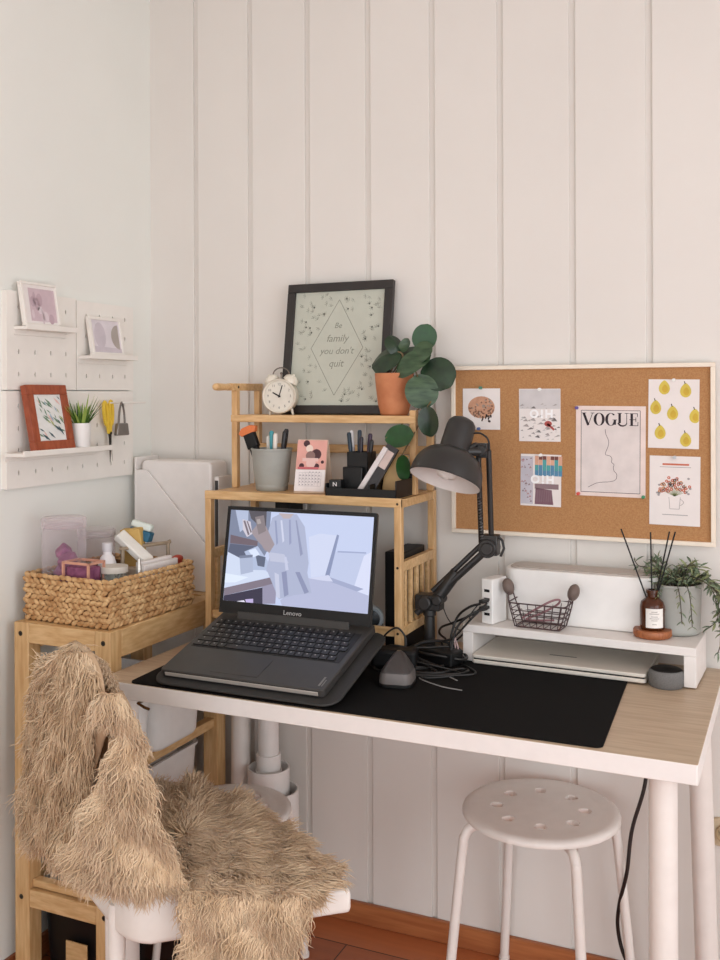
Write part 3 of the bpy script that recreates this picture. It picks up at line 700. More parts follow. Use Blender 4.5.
POLY = [((40, 50), (685, 90), (660, 522), (5, 450), (196, 206, 236)),
        ((40, 50), (220, 62), (205, 230), (150, 330), (20, 250), (126, 134, 158)),
        ((60, 50), (118, 54), (116, 120), (80, 150), (178, 188, 214)), ((38, 160), (160, 190), (158, 212), (36, 198), (112, 98, 108)),
        ((36, 200), (160, 214), (150, 300), (26, 240), (92, 98, 120)),
        ((120, 54), (200, 58), (196, 150), (130, 90), (88, 84, 92)),
        ((390, 175), (440, 160), (520, 170), (470, 345), (400, 355), (206, 213, 238)), ((505, 242), (648, 250), (640, 412), (478, 352), (190, 199, 228)),
        ((517, 165), (527, 170), (484, 350), (464, 348), (138, 148, 182)), ((520, 238), (650, 246), (650, 252), (520, 245), (160, 170, 204)),
        ((640, 262), (676, 244), (664, 440), (592, 412), (214, 219, 243)), ((478, 352), (640, 410), (600, 424), (470, 368), (160, 168, 200)),
        ((262, 455), (390, 358), (480, 372), (661, 440), (660, 522), (270, 478), (180, 185, 214)), ((390, 358), (480, 345), (500, 375), (440, 368), (206, 210, 234)),
        ((26, 236), (110, 280), (236, 345), (8, 396), (206, 216, 238)), ((10, 330), (120, 350), (60, 372), (9, 372), (222, 232, 248)),
        ((8, 396), (246, 346), (246, 380), (8, 430), (128, 118, 132)), ((8, 430), (182, 396), (182, 476), (6, 450), (58, 54, 74)), ((182, 392), (246, 376), (240, 470), (182, 474), (150, 146, 170)),
        ((66, 456), (98, 452), (104, 466), (72, 470), (232, 228, 244)), ((104, 448), (140, 446), (140, 470), (108, 468), (190, 176, 220)),
        ((100, 236), (160, 212), (212, 290), (196, 320), (138, 318), (176, 188, 216)), ((150, 250), (196, 262), (190, 306), (160, 300), (96, 104, 126)), ((118, 232), (150, 222), (170, 250), (140, 262), (216, 226, 246)),
        ((78, 254), (138, 250), (140, 326), (84, 338), (172, 182, 208)), ((78, 254), (138, 250), (136, 262), (80, 266), (120, 128, 152)),
        ((225, 88), (262, 70), (336, 74), (372, 130), (390, 290), (384, 334), (404, 425), (330, 432), (256, 450), (206, 330), (198, 320), (216, 250), (200, 172), (172, 179, 206)),
        ((254, 68), (322, 72), (304, 92), (276, 92), (186, 172, 176)),
        ((236, 100), (244, 100), (252, 200), (244, 210), (146, 154, 186)), ((262, 100), (270, 98), (280, 190), (272, 200), (204, 208, 230)), ((300, 98), (308, 96), (312, 200), (302, 210), (150, 156, 188)),
        ((330, 100), (336, 100), (364, 250), (352, 260), (146, 152, 182)), ((208, 240), (280, 250), (300, 290), (216, 280), (190, 194, 216)), ((268, 330), (290, 325), (300, 430), (280, 440), (140, 146, 178)), ((330, 330), (350, 330), (392, 420), (372, 428), (140, 146, 178)), ((280, 262), (290, 262), (300, 320), (286, 322), (196, 200, 224)),
        ((236, 330), (256, 340), (262, 446), (244, 440), (196, 200, 222)), ((208, 240), (216, 180), (160, 176), (190, 230), (152, 142, 150)),
        ((130, 150), (176, 96), (200, 130), (236, 206), (212, 244), (160, 190), (158, 146, 152)), ((92, 92), (128, 104), (136, 158), (112, 172), (94, 140), (206, 200, 212)),
        ((148, 84), (188, 76), (198, 146), (164, 162), (134, 124, 128)), ((96, 100), (104, 98), (124, 160), (116, 164), (120, 110, 120)), ((110, 100), (116, 102), (134, 150), (128, 154), (120, 110, 120)), ((155, 95), (170, 92), (176, 112), (160, 116), (170, 160, 160))]
b = MB(Ml); mats = []
for i, pl in enumerate(POLY):
    c = pl[-1]; m = scol(c)
    if m not in mats: mats.append(m)
    pts = [V((*suv(*p), .0003 + .00002 * i)) for p in pl[:-1]]
    b.add(pts, [tuple(tr) for tr in tessellate_polygon([pts])], mats.index(m))
b.build('screen', mats, lid, smooth=0)

# mouse and cable heap
t = thing('computer_mouse', 'grey computer mouse on the mat just right of the laptop', 'mouse', (.905, -.405, DZ + .0035), math.radians(10))
MG = mat('mouse_grey', (104, 97, 94), .45, var=.04)
b = MB(); b.prism(rrect(-.034, -.036, .034, .04, .018, 6), 0, .008); b.build('base', BLK, t, bevel=.002)
b = MB(); b.grid([[V((p[0], p[1], z)) for p in rrect(-.034 + i, -.036 + i, .034 - i, .04 - i, .018 - i * .3, 6)] for z, i in ((.008, .0), (.022, .001), (.029, .003))], closed=True); b.build('body', MG, t, smooth=60)
b = MB(); b.grid([[V((p[0] * s, p[1] * s + o, z)) for p in rrect(-.031, -.033, .031, .037, .016, 6)] for z, s, o in ((.0285, 1, 0), (.032, .97, 0), (.044, .7, .006), (.058, .36, .014), (.064, .12, .018))], closed=True)
b.add([V((p[0] * .12, p[1] * .12 + .018, .064)) for p in rrect(-.031, -.033, .031, .037, .016, 6)], [tuple(range(28))]); b.build('hump', mat('mouse_dark', (58, 53, 52), .35), t, smooth=60)

b = MB(); b.prism(rrect(-.052, -.024, .052, .024, .006), 0, .03)
one('power_adapter', b, BLKG, 'black power adapter block in the cable tangle at the lamp foot', 'adapter', (.925, -.215, DZ + .0035), rz=-.25, bevel=.003)
b = MB(); b.prism(rrect(-.05, -.024, .05, .024, .01), 0, .04)
one('cable_pouch', b, BLK, 'soft black cable pouch at the foot of the bamboo rack', 'pouch', (.850, -.285, DZ + .0035), rz=.2, bevel=.008, seg=3)
zt = DZ + .0055
CB = [('black cable looping from the adapter along the front of mat', [(.875, -.24, zt + .01), (.86, -.31, zt), (.90, -.335, zt), (.97, -.32, zt), (1.03, -.28, zt), (1.0, -.235, zt), (.965, -.21, zt)], .0024),
      ('thick black cable arching from white charger down to the mat', [(1.012, -.178, .872), (.985, -.178, .862), (.955, -.17, .835), (.945, -.185, .79), (.95, -.2, zt + .003), (.955, -.235, zt), (.90, -.30, zt), (.845, -.34, zt), (.80, -.30, zt)], .0028),
      ('black cable running from upper charger port behind the lamp', [(1.012, -.158, .862), (.98, -.15, .838), (.93, -.13, .812), (.89, -.09, .79), (.87, -.05, .765), (.875, -.02, zt)], .0026),
      ('thin black wire hanging in a loop from the lamp arm', [(.905, -.135, .86), (.92, -.13, .82), (.95, -.14, .80), (.975, -.15, .82), (.985, -.16, .845), (1.012, -.155, .879)], .0013),
      ('grey black cord curled between mouse and lamp foot', [(.82, -.235, zt + .004), (.87, -.275, zt + .012), (.93, -.285, zt + .01), (.985, -.28, zt + .002), (1.0, -.30, zt), (.95, -.345, zt), (.89, -.335, zt)], .0022),
      ('dark cord lying over the black pouch', [(.80, -.25, zt + .02), (.835, -.27, zt + .038), (.875, -.262, zt + .036), (.91, -.24, zt + .034), (.955, -.205, zt + .03), (.985, -.195, zt + .001)], .0024)]
CB += [('black cable dropping from the lower charger port over riser edge', [(1.03, -.186, RZT + .04), (1.0, -.2, RZT + .03), (.968, -.205, RZT - .0), (.957, -.215, .78), (.955, -.23, zt + .002), (.925, -.27, zt), (.87, -.30, zt + .004)], .0027),
       ('black cable running low along the wall side behind the lamp', [(.955, -.07, .80), (.94, -.10, .775), (.925, -.16, .765), (.93, -.2, .785), (.96, -.205, .80), (1.0, -.2, .845), (1.03, -.186, RZT + .053)], .0024),
       ('thick dark cord bundled round the power adapter', [(.87, -.20, zt + .012), (.90, -.245, zt + .022), (.95, -.248, zt + .02), (.985, -.22, zt + .01), (.975, -.175, zt + .01), (.93, -.178, zt + .034), (.885, -.2, zt + .034), (.87, -.235, zt + .022), (.9, -.26, zt + .012), (.96, -.27, zt)], .0034),
       ('slack black cord crossing the mat behind the mouse', [(.80, -.27, zt + .008), (.85, -.315, zt + .006), (.91, -.318, zt), (.96, -.30, zt), (.99, -.255, zt), (1.01, -.26, zt), (1.0, -.29, zt), (.94, -.33, zt), (.88, -.345, zt)], .0026),
       ('dark cord looping up the foot of the bamboo rack', [(.80, -.262, zt + .03), (.82, -.262, zt + .06), (.845, -.258, zt + .075), (.862, -.252, zt + .055), (.868, -.26, zt + .03), (.90, -.275, zt + .012), (.95, -.29, zt)], .0022)]
for lb, pts, r in CB:
    b = MB(); b.tube(catmull(pts, 8), r, 8)
    tag(b.build('cable', CABLE), lb, 'cable', 'cables heaped behind the laptop')
b = MB(); b.tube(catmull([(1.04, -.395, zt - .002), (.99, -.385, zt - .002), (.93, -.345, zt - .002), (.97, -.31, zt - .002), (1.01, -.335, zt - .002)], 8), .0014, 8)
tag(b.build('cable', mat('silver_cable', (140, 138, 136), .35)), 'thin silver grey cable end lying on the black mat', 'cable', 'cables heaped behind the laptop')
b = MB(); b.tube(catmull([(.958, -.196, zt - .001), (.96, -.198, .775), (.957, -.20, .80), (.965, -.195, .775), (.97, -.205, zt)], 8), .0016, 8)
tag(b.build('cable', mat('rose_white_cable', (196, 168, 166), .5)), 'short pinkish white cable against the left end of riser', 'cable', 'cables heaped behind the laptop')

# ------------------------------------------------------------------ architect lamp
t = thing('desk_lamp', 'black jointed architect lamp leaning over the desk centre', 'lamp', (.882, -.150, DZ + .0035))
o0 = V((.882, -.150, DZ + .0035))
def W(p): return V(p) - o0
b = MB(); b.lathe([(.055, 0), (.057, .004), (.055, .010), (.02, .014), (.013, .016), (.012, .085), (.015, .087), (.015, .105), (.008, .108)], 28, closed_ends=True); b.build('base', LAMPM, t, smooth=45)
e0 = V((.884, -.150, .862)); e1 = V((1.018, -.128, .990)); e2 = V((1.016, -.168, 1.212))
b = MB()
for s in (-1, 1):
    off = V((0, .011, 0)) * s
    b.tube([W(e0 + off + V((-.03, 0, -.028))), W(e1 + off)], .0075, 10)
b.tube([W(e0 + V((.005, 0, .024))), W(e1 + V((-.006, 0, .018)))], .006, 10)
b.tube([W(e0 + V((.02, .0, .012))), W(e0 + (e1 - e0) * .45 + V((0, 0, .012)))], .014, 12)
b.build('lower_arm', LAMPM, t)
b = MB(); b.box(-.03, -.018, .10, .03, .018, .135); b.cyl((-.004, -.03, .118), (-.004, .03, .118), .016, n=16); b.cyl((.024, -.024, .125), (.024, .024, .125), .012, n=14); b.build('shoulder_joint', LAMPM, t, bevel=.003)
b = MB()
for dx in (-.013, .011):
    b.tube([W(e1 + V((dx - .006, 0, .01))), W(e2 + V((dx + .002, 0, 0)))], .0062, 10)
b.build('upper_arm', LAMPM, t)
b = MB()
hx = W(e1 + V((-.012, -.012, .01))); hy = W(e1 + (e2 - e1) * .52 + V((-.012, -.012, 0)))
L_ = [hx + (hy - hx) * (k / 110.0) + V((.0042 * math.cos(k * .9), .0042 * math.sin(k * .9), 0)) for k in range(111)]
b.tube(L_, .0011, 5); b.build('spring', mat('spring_steel', (110, 108, 108), .3, metal=.8), t)
b = MB(); b.cyl(W(e1 + V((0, -.022, 0))), W(e1 + V((0, .022, 0))), .021, n=20); b.cyl(W(e1 + V((.002, -.03, 0))), W(e1 + V((.002, -.02, 0))), .014, n=16)
b.box(-.016, -.014, -.016, .022, .014, .03, M=Matrix.Translation(W(e1))); b.build('elbow_joint', LAMPM, t, bevel=.002)
b = MB(); b.tube([W(e1 + V((.02, 0, .026))), W(e1 + V((.03, 0, .018))), W(e1 + V((.034, 0, 0))), W(e1 + V((.026, 0, -.018)))], .003, 8); b.build('elbow_loop', LAMPM, t)
# head
rim = V((.948, -.23, 1.148))
axis = V((.026, .062, .143)).normalized()
Mh = Matrix.Translation(W(rim)) @ axis.to_track_quat('Z', 'Y').to_matrix().to_4x4()
b = MB()
prof = [(.0795, -.001), (.081, 0), (.0805, .004)] + [(.0325 + .048 * math.cos(a), .004 + .066 * math.sin(a)) for a in [PI / 2 * k / 9 for k in range(1, 9)]] + [(.0345, .071), (.0335, .078), (.0328, .125), (.031, .136), (.025, .144), (.014, .149), (.001, .1505)]
b.lathe(prof, 40, Mh, closed_ends=False); shd = b.build('shade', LAMPM, t, smooth=40)
b = MB(); prof2 = [(.0795, -.001), (.0785, .004)] + [(.030 + .0475 * math.cos(a), .004 + .063 * math.sin(a)) for a in [PI / 2 * k / 9 for k in range(1, 9)]] + [(.03, .068), (.03, .12), (.001, .121)]
b.lathe(prof2, 40, Mh, closed_ends=False); b.build('shade_lining', LAMPI, shd, smooth=40, label='white inside of the lamp shade')
b = MB(); b.lathe([(.013, .075), (.013, .055), (.022, .04), (.026, .025), (.02, .008), (.001, .002)], 24, Mh, closed_ends=False); b.build('bulb', mat('frosted_bulb', (238, 230, 224), .4), shd, smooth=60)
hp = Mh @ V((0, 0, .075))
b = MB(); b.tube(catmull([W(e2), W(e2 + V((-.012, -.01, .012))), hp + V((.036, .012, .004)), hp + V((.03, .006, 0))], 5), .006, 8)
b.cyl(W(e2 + V((0, -.02, 0))), W(e2 + V((0, .02, 0))), .012, n=16); b.box(-.012, -.012, -.016, .012, .012, .016, M=Matrix.Translation(W(e2))); b.cyl(hp + V((.028, .004, -.006)), hp + V((.055, .022, -.006)), .01, n=12)
b.build('head_joint', LAMPM, t, bevel=.001)
b = MB(); b.tube(catmull([hp + V((.02, .012, .03)), hp + V((.045, .02, .035)), W(e2 + V((-.0, .0, .035))), W(e2 + V((.012, .004, .02))), W(e2 + V((.013, .006, -.02)))], 8), .0022, 8); b.build('lamp_cord', CABLE, t)

# ------------------------------------------------------------------ monitor riser and what stands on it
t = thing('monitor_riser', 'white monitor riser shelf on the right half of the desk', 'riser', (1.222, -.108, DZ + .0032), math.radians(-2.2))
hw, hd = .249, .078
b = MB(); b.box(-hw, -hd, .063, hw, hd, RZT - DZ - .0032); b.build('shelf_board', WHITE, t, bevel=.0015)
for x in (-hw, hw - .024):
    b = MB(); b.box(x, -hd, 0, x + .024, hd, .063); b.build('leg', WHITE, t, bevel=.001)
t = thing('closed_laptop', 'closed silver laptop lying under the white monitor riser', 'laptop', (1.186, -.114, DZ + .0034), math.radians(-1.5))
b = MB(); b.prism(rrect(-.187, -.088, .187, .088, .008), .001, .0095); b.build('base', mat('pale_aluminium', (224, 217, 206), .38, metal=.12, var=.02), t, bevel=.002)
b = MB(); b.box(-.183, -.084, .0095, .183, .084, .0125); b.build('gap', BLK, t)
b = MB(); b.prism(rrect(-.187, -.088, .187, .088, .008), .0125, .020)
b.build('lid', mat('pale_aluminium', (224, 217, 206), .38, metal=.12, var=.02), t, bevel=.002)
b = MB(); b.box(-.03, -.02, .0201, .03, -.017, .0204); b.build('badge', DGREY, t)
t = thing('smart_speaker', 'small round grey fabric speaker under right end of riser', 'speaker', (1.409, -.188, DZ + .0005))
b = MB(); b.lathe([(.032, 0), (.035, .004), (.036, .024), (.034, .031), (.031, .034)], 32, closed_ends=False); b.lathe([(.032, 0), (.001, .0005)], 32, closed_ends=False); b.build('fabric_body', mat('speaker_fabric', (112, 110, 108), .9, var=.1, scale=400), t)
b = MB(); b.lathe([(.0315, .0335), (.027, .036), (.001, .0365)], 32); b.build('top', BLKG, t)

t = thing('storage_box', 'long white lidded box with rounded ends on the riser', 'box', (1.212, -.065, RZT + .0008), math.radians(-1.5))
b = MB(); b.prism(rrect(-.168, -.048, .168, .052, .034, 8), 0, .118); b.build('body', WPLAS, t, bevel=.003, seg=3)
b = MB(); b.prism(rrect(-.158, -.039, .158, .043, .027, 8), .1182, .1208); b.prism(rrect(-.146, -.029, .146, .033, .02, 8), .1208, .1222)
b.build('lid', mat('lid_warm_white', (190, 181, 173), .5, var=.02), t, bevel=.0008)

t = thing('usb_charger', 'white upright charger block on left end of riser', 'charger', (1.030, -.132, RZT + .0008), math.radians(-16))
b = MB(); b.prism(rrect(-.0145, -.030, .0145, .030, .003), 0, .1); ub = b.build('body', WPLAS, t, bevel=.002)
for z in (.022, .038, .055, .074):
    b = MB(); b.box(-.007, -.0304, z - .003, .007, -.0296, z + .003); b.build('port', BLK, ub)
for z in (.038, .053):
    b = MB(); b.box(-.006, -.054, z - .004, .006, -.0306, z + .004)
    one('charging_plug', b, CABLE, 'black plug in the %s port of the white charger' % ('lower middle' if z < .05 else 'upper middle'), 'plug', (1.030, -.132, RZT + .0008), rz=math.radians(-16), group='plugs in the white charger', bevel=.001)

# wire basket
WIRE = mat('bronze_wire', (72, 50, 50), .45, var=.08)
t = thing('wire_basket', 'small dark wire basket with two knob handles on the riser', 'basket', (1.138, -.142, RZT + .0012), math.radians(-4))
b = MB()
def lvl(s): return (.050 + .014 * s, .026 + .008 * s, .002 + .052 * s)
for s in (0, .3, .5, .7, 1):
    a, d, z = lvl(s); P = [V((p[0], p[1], z)) for p in rrect(-a, -d, a, d, .008, 4)]
    b.tube(P + [P[0]], .0016 if s in (0, 1) else .0011, 6)
for k in range(7):
    u = -1 + 2 * k / 6
    b.tube([V((u * lvl(1)[0] * .9, -lvl(1)[1], lvl(1)[2])), V((u * lvl(0)[0] * .9, -lvl(0)[1], .002)), V((u * lvl(0)[0] * .9, lvl(0)[1], .002)), V((u * lvl(1)[0] * .9, lvl(1)[1], lvl(1)[2]))], .001, 6)
for s in (-1, 1):
    b.tube(catmull([(s * .050, -.026, .002), (s * .066, -.02, .055), (s * .07, -.004, .082), (s * .07, .004, .082), (s * .066, .02, .055), (s * .05, .026, .002)], 5), .0015, 6)
b.build('wire_body', WIRE, t)
for s in (-1, 1):
    b = MB(); b.ball((s * .074, 0, .082), (.0125, .016, .019), 16, 12, Matrix.Rotation(s * .3, 4, 'Y')); b.build('handle_knob', mat('knob_taupe', (106, 90, 82), .6), t)
b = MB()
b.tube(catmull([(1.098, -.15, RZT + .018), (1.12, -.14, RZT + .034), (1.16, -.138, RZT + .058), (1.178, -.135, RZT + .062), (1.172, -.128, RZT + .05), (1.14, -.13, RZT + .03), (1.105, -.138, RZT + .014), (1.13, -.15, RZT + .016), (1.17, -.15, RZT + .02)], 8), .0024, 8)
tag(b.build('coiled_cable', mat('rose_cable', (150, 108, 112), .5)), 'dusty rose cable coiled inside the small wire basket', 'cable')

# diffuser
b = MB(); b.lathe([(.037, 0), (.0395, .003), (.0395, .013), (.038, .0155), (.001, .0158)], 36)
o = one('round_coaster', b, mat('acacia', (172, 104, 62), .45, c2=(140, 78, 42), scale=30, stretch=(2, 14, 2)), 'round brown wooden coaster under the reed diffuser', 'coaster', (1.374, -.128, RZT + .0012), smooth=50)
zc = RZT + .0012 + .0162
AMB = clear_mat('amber_glass', (84, 42, 20), .74, .1)
t = thing('reed_diffuser', 'amber glass reed diffuser bottle with black sticks on wooden coaster', 'diffuser', (1.374, -.130, zc))
b = MB(); b.lathe([(.001, 0), (.0235, 0), (.0255, .003), (.0255, .048), (.023, .057), (.015, .064), (.0105, .067), (.0105, .074), (.0125, .075), (.0125, .082), (.009, .082)], 32, closed_ends=False); b.build('bottle', AMB, t, smooth=50)
b = MB()
A0, A1 = -PI / 2 - .75 + .35, -PI / 2 + .75 + .35
b.grid([[V((.0259 * math.cos(A0 + (A1 - A0) * k / 14), .0259 * math.sin(A0 + (A1 - A0) * k / 14), z)) for k in range(15)] for z in (.006, .046)], 0)
for i, z in enumerate((.039, .035, .029, .025, .021, .013)):
    s = (.5, .8, .55, .75, .5, .35)[i]
    b.grid([[V((.0261 * math.cos(-PI / 2 + .3 + (k / 8 - .5) * s), .0261 * math.sin(-PI / 2 + .3 + (k / 8 - .5) * s), zz)) for k in range(9)] for zz in (z, z + .0012)], 1)
b.build('paper_label', [mat('label_paper', (236, 232, 226), .7), mat('label_text', (146, 138, 132), .8)], t)
for (x, z, y) in ((-.066, .205, .012), (-.003, .203, .0), (.036, .207, -.006), (.046, .205, .01)):
    b = MB(); b.tube([(x * -.12, -y * .3, .012), (x, y, z)], .0016, 8); b.build('reed', BLK, t)

# trailing plant
t = thing('trailing_plant', 'grey pot of trailing narrow leaved plant at right end of riser', 'plant', (1.412, -.064, RZT + .0012))
b = MB(); b.lathe([(.050, 0), (.0525, .002), (.0535, .008), (.0525, .012), (.0555, .1), (.0575, .101), (.0575, .106), (.054, .106), (.051, .09), (.001, .088)], 36); b.build('pot', GREYP, t, smooth=50)
b = MB(); st = MB(); rp = random.Random(11)
def sprig(pts, step=.0105, LL=.023, mi=None):
    C = catmull(pts, 6); st.tube(C, .001, 5); acc = 0
    for i in range(1, len(C)):
        acc += (C[i] - C[i - 1]).length
        if acc > step:
            acc = 0; d = (C[i] - C[i - 1]).normalized()
            for s in (-1, 1):
                a = rp.uniform(0, 2 * PI); n = V((math.cos(a), math.sin(a), rp.uniform(-.3, .8))); tip = (d * .7 + n * .8 * s).normalized()
                l = LL * rp.uniform(.7, 1.2)
                leaf(b, C[i] + tip * l * .5, tip, V((rp.uniform(-1, 1), rp.uniform(-1, 0), 1)), l, l * .22, .25, rp.choice((0, 0, 1)), .2, rows=4, cols=2)
for k in range(27):
    a = rp.uniform(0, 2 * PI); r0 = rp.uniform(0, .035); L = rp.uniform(.045, .1); sp = rp.uniform(.02, .055)
    y1 = max(-.07, min(.045, math.sin(a) * (r0 + sp)))
    sprig([(math.cos(a) * r0, math.sin(a) * r0, .088), (math.cos(a) * (r0 + sp * .5), math.sin(a) * r0, .088 + L * .55), (math.cos(a) * (r0 + sp), y1, .088 + L * .6)])
for k in range(9):
    a = rp.uniform(-.9, .25); yy = rp.uniform(-.05, .02); dz = rp.uniform(-.13, .06); rx2 = rp.uniform(.072, .105)
    sprig([(.03, yy * .5, .09), (.055, yy, .122), (rx2, yy * 1.1, .085), (rx2 + .008, yy * 1.2, .04 + dz * .4), (rx2 + rp.uniform(-.008, .012), yy * 1.2, min(.05, .02 + dz * .5))])
for k in range(5):
    yy = rp.uniform(-.055, -.052); x0 = rp.uniform(-.03, .03)
    sprig([(x0, -.04, .092), (x0 * 1.2, -.058, .112), (x0 * 1.3 + .006, -.066, .085), (x0 * 1.3 + .01, -.066, rp.uniform(.02, .06))], LL=.016)
sprig([(-.02, 0, .09), (-.05, 0, .13), (-.075, 0, .135), (-.085, -.003, .15)])
b.build('foliage', [LEAFG, mat('leaf_pale_olive', (142, 148, 104), .5, c2=(110, 122, 80), scale=40)], t, smooth=80)
st.build('stems', mat('stem_dark', (66, 58, 44), .6), t)

# ------------------------------------------------------------------ cork board and cards
cx0, cx1, cz0, cz1 = .8926, 1.4926, 1.0041, 1.4041
t = thing('cork_board', 'white framed cork board hanging on the panelled wall', 'notice board', ((cx0 + cx1) / 2, -.010, (cz0 + cz1) / 2))
hw, hh = .3, .2
b = MB(); b.box(-hw + .006, -.007, -hh + .006, hw - .006, .0, hh - .006); b.build('cork_sheet', CORK, t)
b = MB(); fw = .0095
for (x0, z0, x1, z1) in ((-hw, -hh, hw, -hh + fw), (-hw, hh - fw, hw, hh), (-hw, -hh + fw, -hw + fw, hh - fw), (hw - fw, -hh + fw, hw, hh - fw)): b.box(x0, -.014, z0, x1, .0, z1)
b.build('frame', mat('board_frame_white', (238, 226, 208), .5, var=.03), t, bevel=.001)
YC = -.0178
def card(name, label, cat, x0, z1, x1, z0, draw, mats, rot=0.0, curl=0.0):
    w, h = x1 - x0, z1 - z0
    b = MB(); N = 10
    def Y(x, z): return -.0004 - curl * (2 * abs(x) / w) ** 3 * .5
    for yy, mi in ((0, 0),):
        b.grid([[V((-w / 2 + w * i / N, Y(-w / 2 + w * i / N, 0), -h / 2 + h * j / 2)) for i in range(N + 1)] for j in range(3)], 0)
        b.grid([[V((-w / 2 + w * i / N, Y(-w / 2 + w * i / N, 0) + .0004, h / 2 - h * j / 2)) for i in range(N + 1)] for j in range(3)], 0)
    draw(b, w, h, Y)
    o = one(name, b, mats, label, cat, ((x0 + x1) / 2, YC, (z0 + z1) / 2), rot=(0, rot, 0), smooth=0)
    return o
def blob(b, pts, Y, mi, lay=1):
    P = [V((x, Y(x, z) - .00025 * lay, z)) for x, z in pts]; b.add(P, [tuple(tr) for tr in tessellate_polygon([P])], mi)
def seg(b, p, q, w, Y, mi, lay=1):
    p = V((p[0], 0, p[1])); q = V((q[0], 0, q[1])); d = (q - p).normalized(); n = V((-d.z, 0, d.x)) * w / 2
    P = [p - n, q - n, q + n, p + n]
    b.add([V((v.x, Y(v.x, v.z) - .00025 * lay, v.z)) for v in P], [(0, 1, 2, 3)], mi)
def ell(cx, cz, a, c, n=16, a0=0, a1=2 * PI): return [(cx + a * math.cos(a0 + (a1 - a0) * k / n), cz + c * math.sin(a0 + (a1 - a0) * k / n)) for k in range(n + (0 if a1 - a0 > 6.2 else 1))]
def d_tree(b, w, h, Y):
    blob(b, ell(0, .004, w * .36, h * .27, 24), Y, 1)
    r = random.Random(2)
    for k in range(70):
        a = r.uniform(0, 2 * PI); q = r.uniform(0, 1) ** .5; x, z = q * w * .34 * math.cos(a), .004 + q * h * .26 * math.sin(a)
        if z > .012 and x < .0: continue
        blob(b, ell(x, z, .0022, .0022, 6, r.random()), Y, r.choice((2, 2, 3)), 2)
    for k in range(14):
        x = r.uniform(.0, .026); z = r.uniform(-.03, -.012); blob(b, ell(x, z, .002, .003, 6), Y, 4, 3)
card('illustration_card', 'square white card with orange brown round cluster drawing on cork board', 'card', .9205, 1.3505, 1.0125, 1.2525, d_tree, [PAPER, mat('clay_ink', (190, 140, 112), .8, c2=(208, 160, 130), scale=80), mat('brown_ink', (140, 104, 84), .8), mat('taupe_ink', (166, 150, 136), .8), mat('charcoal_ink', (70, 60, 56), .8)])
def d_oh1(b, w, h, Y):
    blob(b, [(-w / 2 + .001, h * .12), (w / 2 - .001, h * .12), (w / 2 - .001, h / 2 - .001), (-w / 2 + .001, h / 2 - .001)], Y, 1)
    r = random.Random(4)
    for k in range(60):
        x = r.uniform(-w * .46, w * .46); z = r.uniform(-h * .47, h * .2); s = r.uniform(.002, .008)
        blob(b, [(max(-w / 2, x - s), z), (min(w / 2, x + s), z + s * r.uniform(-.5, .5)), (x + s * .3, z + s * .8)], Y, r.choice((2, 2, 3, 3, 4)), 1.4)
    blob(b, ell(.02, -.02, .009, .007, 10), Y, 5, 2)
    seg(b, (.018, -.02), (.034, -.034), .005, Y, 5, 2)
    M = Matrix.Translation((.004, -.0012, .002)) @ TXZ
    text_mesh(b, 'O!H', .026, M, 6, extrude=.0001, spacing=1.3, bold=.0011)
OHM = [PAPER, mat('oh_grey', (206, 202, 202), .8), mat('oh_taupe', (168, 160, 156), .8), mat('oh_pale', (192, 188, 186), .8), mat('oh_dark', (116, 110, 108), .8), mat('oh_red', (176, 84, 78), .8), mat('oh_white', (250, 250, 250), .8)]
card('photo_card', 'grey cluttered photo card lettered O!H with red spot on cork board', 'card', 1.0585, 1.349, 1.156, 1.2265, d_oh1, OHM)
def d_oh2(b, w, h, Y):
    for k, mi in enumerate((1, 2, 3, 4)):
        for j in range(7):
            x = -.014 + j * .0092
            blob(b, [(x, .048 - k * .0125), (x + .0086, .048 - k * .0125), (x + .0086, .0605 - k * .0125 - (.0 if k else .004)), (x, .0605 - k * .0125 - (0 if k else .004))], Y, mi if (j + k) % 3 else min(4, mi + 1))
    blob(b, [(-.047, -.056), (-.018, -.056), (-.018, .055), (-.047, .055)], Y, 5)
    r = random.Random(9)
    for k in range(34):
        x = r.uniform(-.045, -.022); z = r.uniform(-.052, .05); s = r.uniform(.002, .006); blob(b, [(x - s * .6, z), (x + s * .6, z + .001), (x, z + s)], Y, r.choice((6, 7)), 1.6)
    blob(b, [(-.014, -.056), (.03, -.056), (.026, -.022), (-.012, -.018)], Y, 8); blob(b, [(-.014, -.02), (.042, -.02), (.042, -.008), (-.014, -.008)], Y, 6)
    for k in range(10):
        x = -.01 + k * .0042; seg(b, (x, -.05), (x - .002, -.022), .0012, Y, 6, 2)
    M = Matrix.Translation((.004, -.0014, .001)) @ TXZ
    text_mesh(b, 'O!H', .026, M, 9, extrude=.0001, spacing=1.3, bold=.0011)
card('photo_card', 'teal and orange bookshelf photo card lettered O!H on cork board', 'card', 1.0615, 1.1965, 1.157, 1.076, d_oh2, [PAPER, mat('p2_brown', (120, 74, 66), .8), mat('p2_coral', (220, 170, 144), .8), mat('p2_teal', (84, 160, 160), .8), mat('p2_blue', (88, 138, 170), .8), mat('p2_lav', (196, 192, 200), .8), mat('p2_plum', (140, 118, 122), .8), mat('p2_rose', (176, 136, 138), .8), mat('p2_mauve', (126, 92, 104), .8), mat('p2_white', (250, 250, 250), .8)], rot=.012)
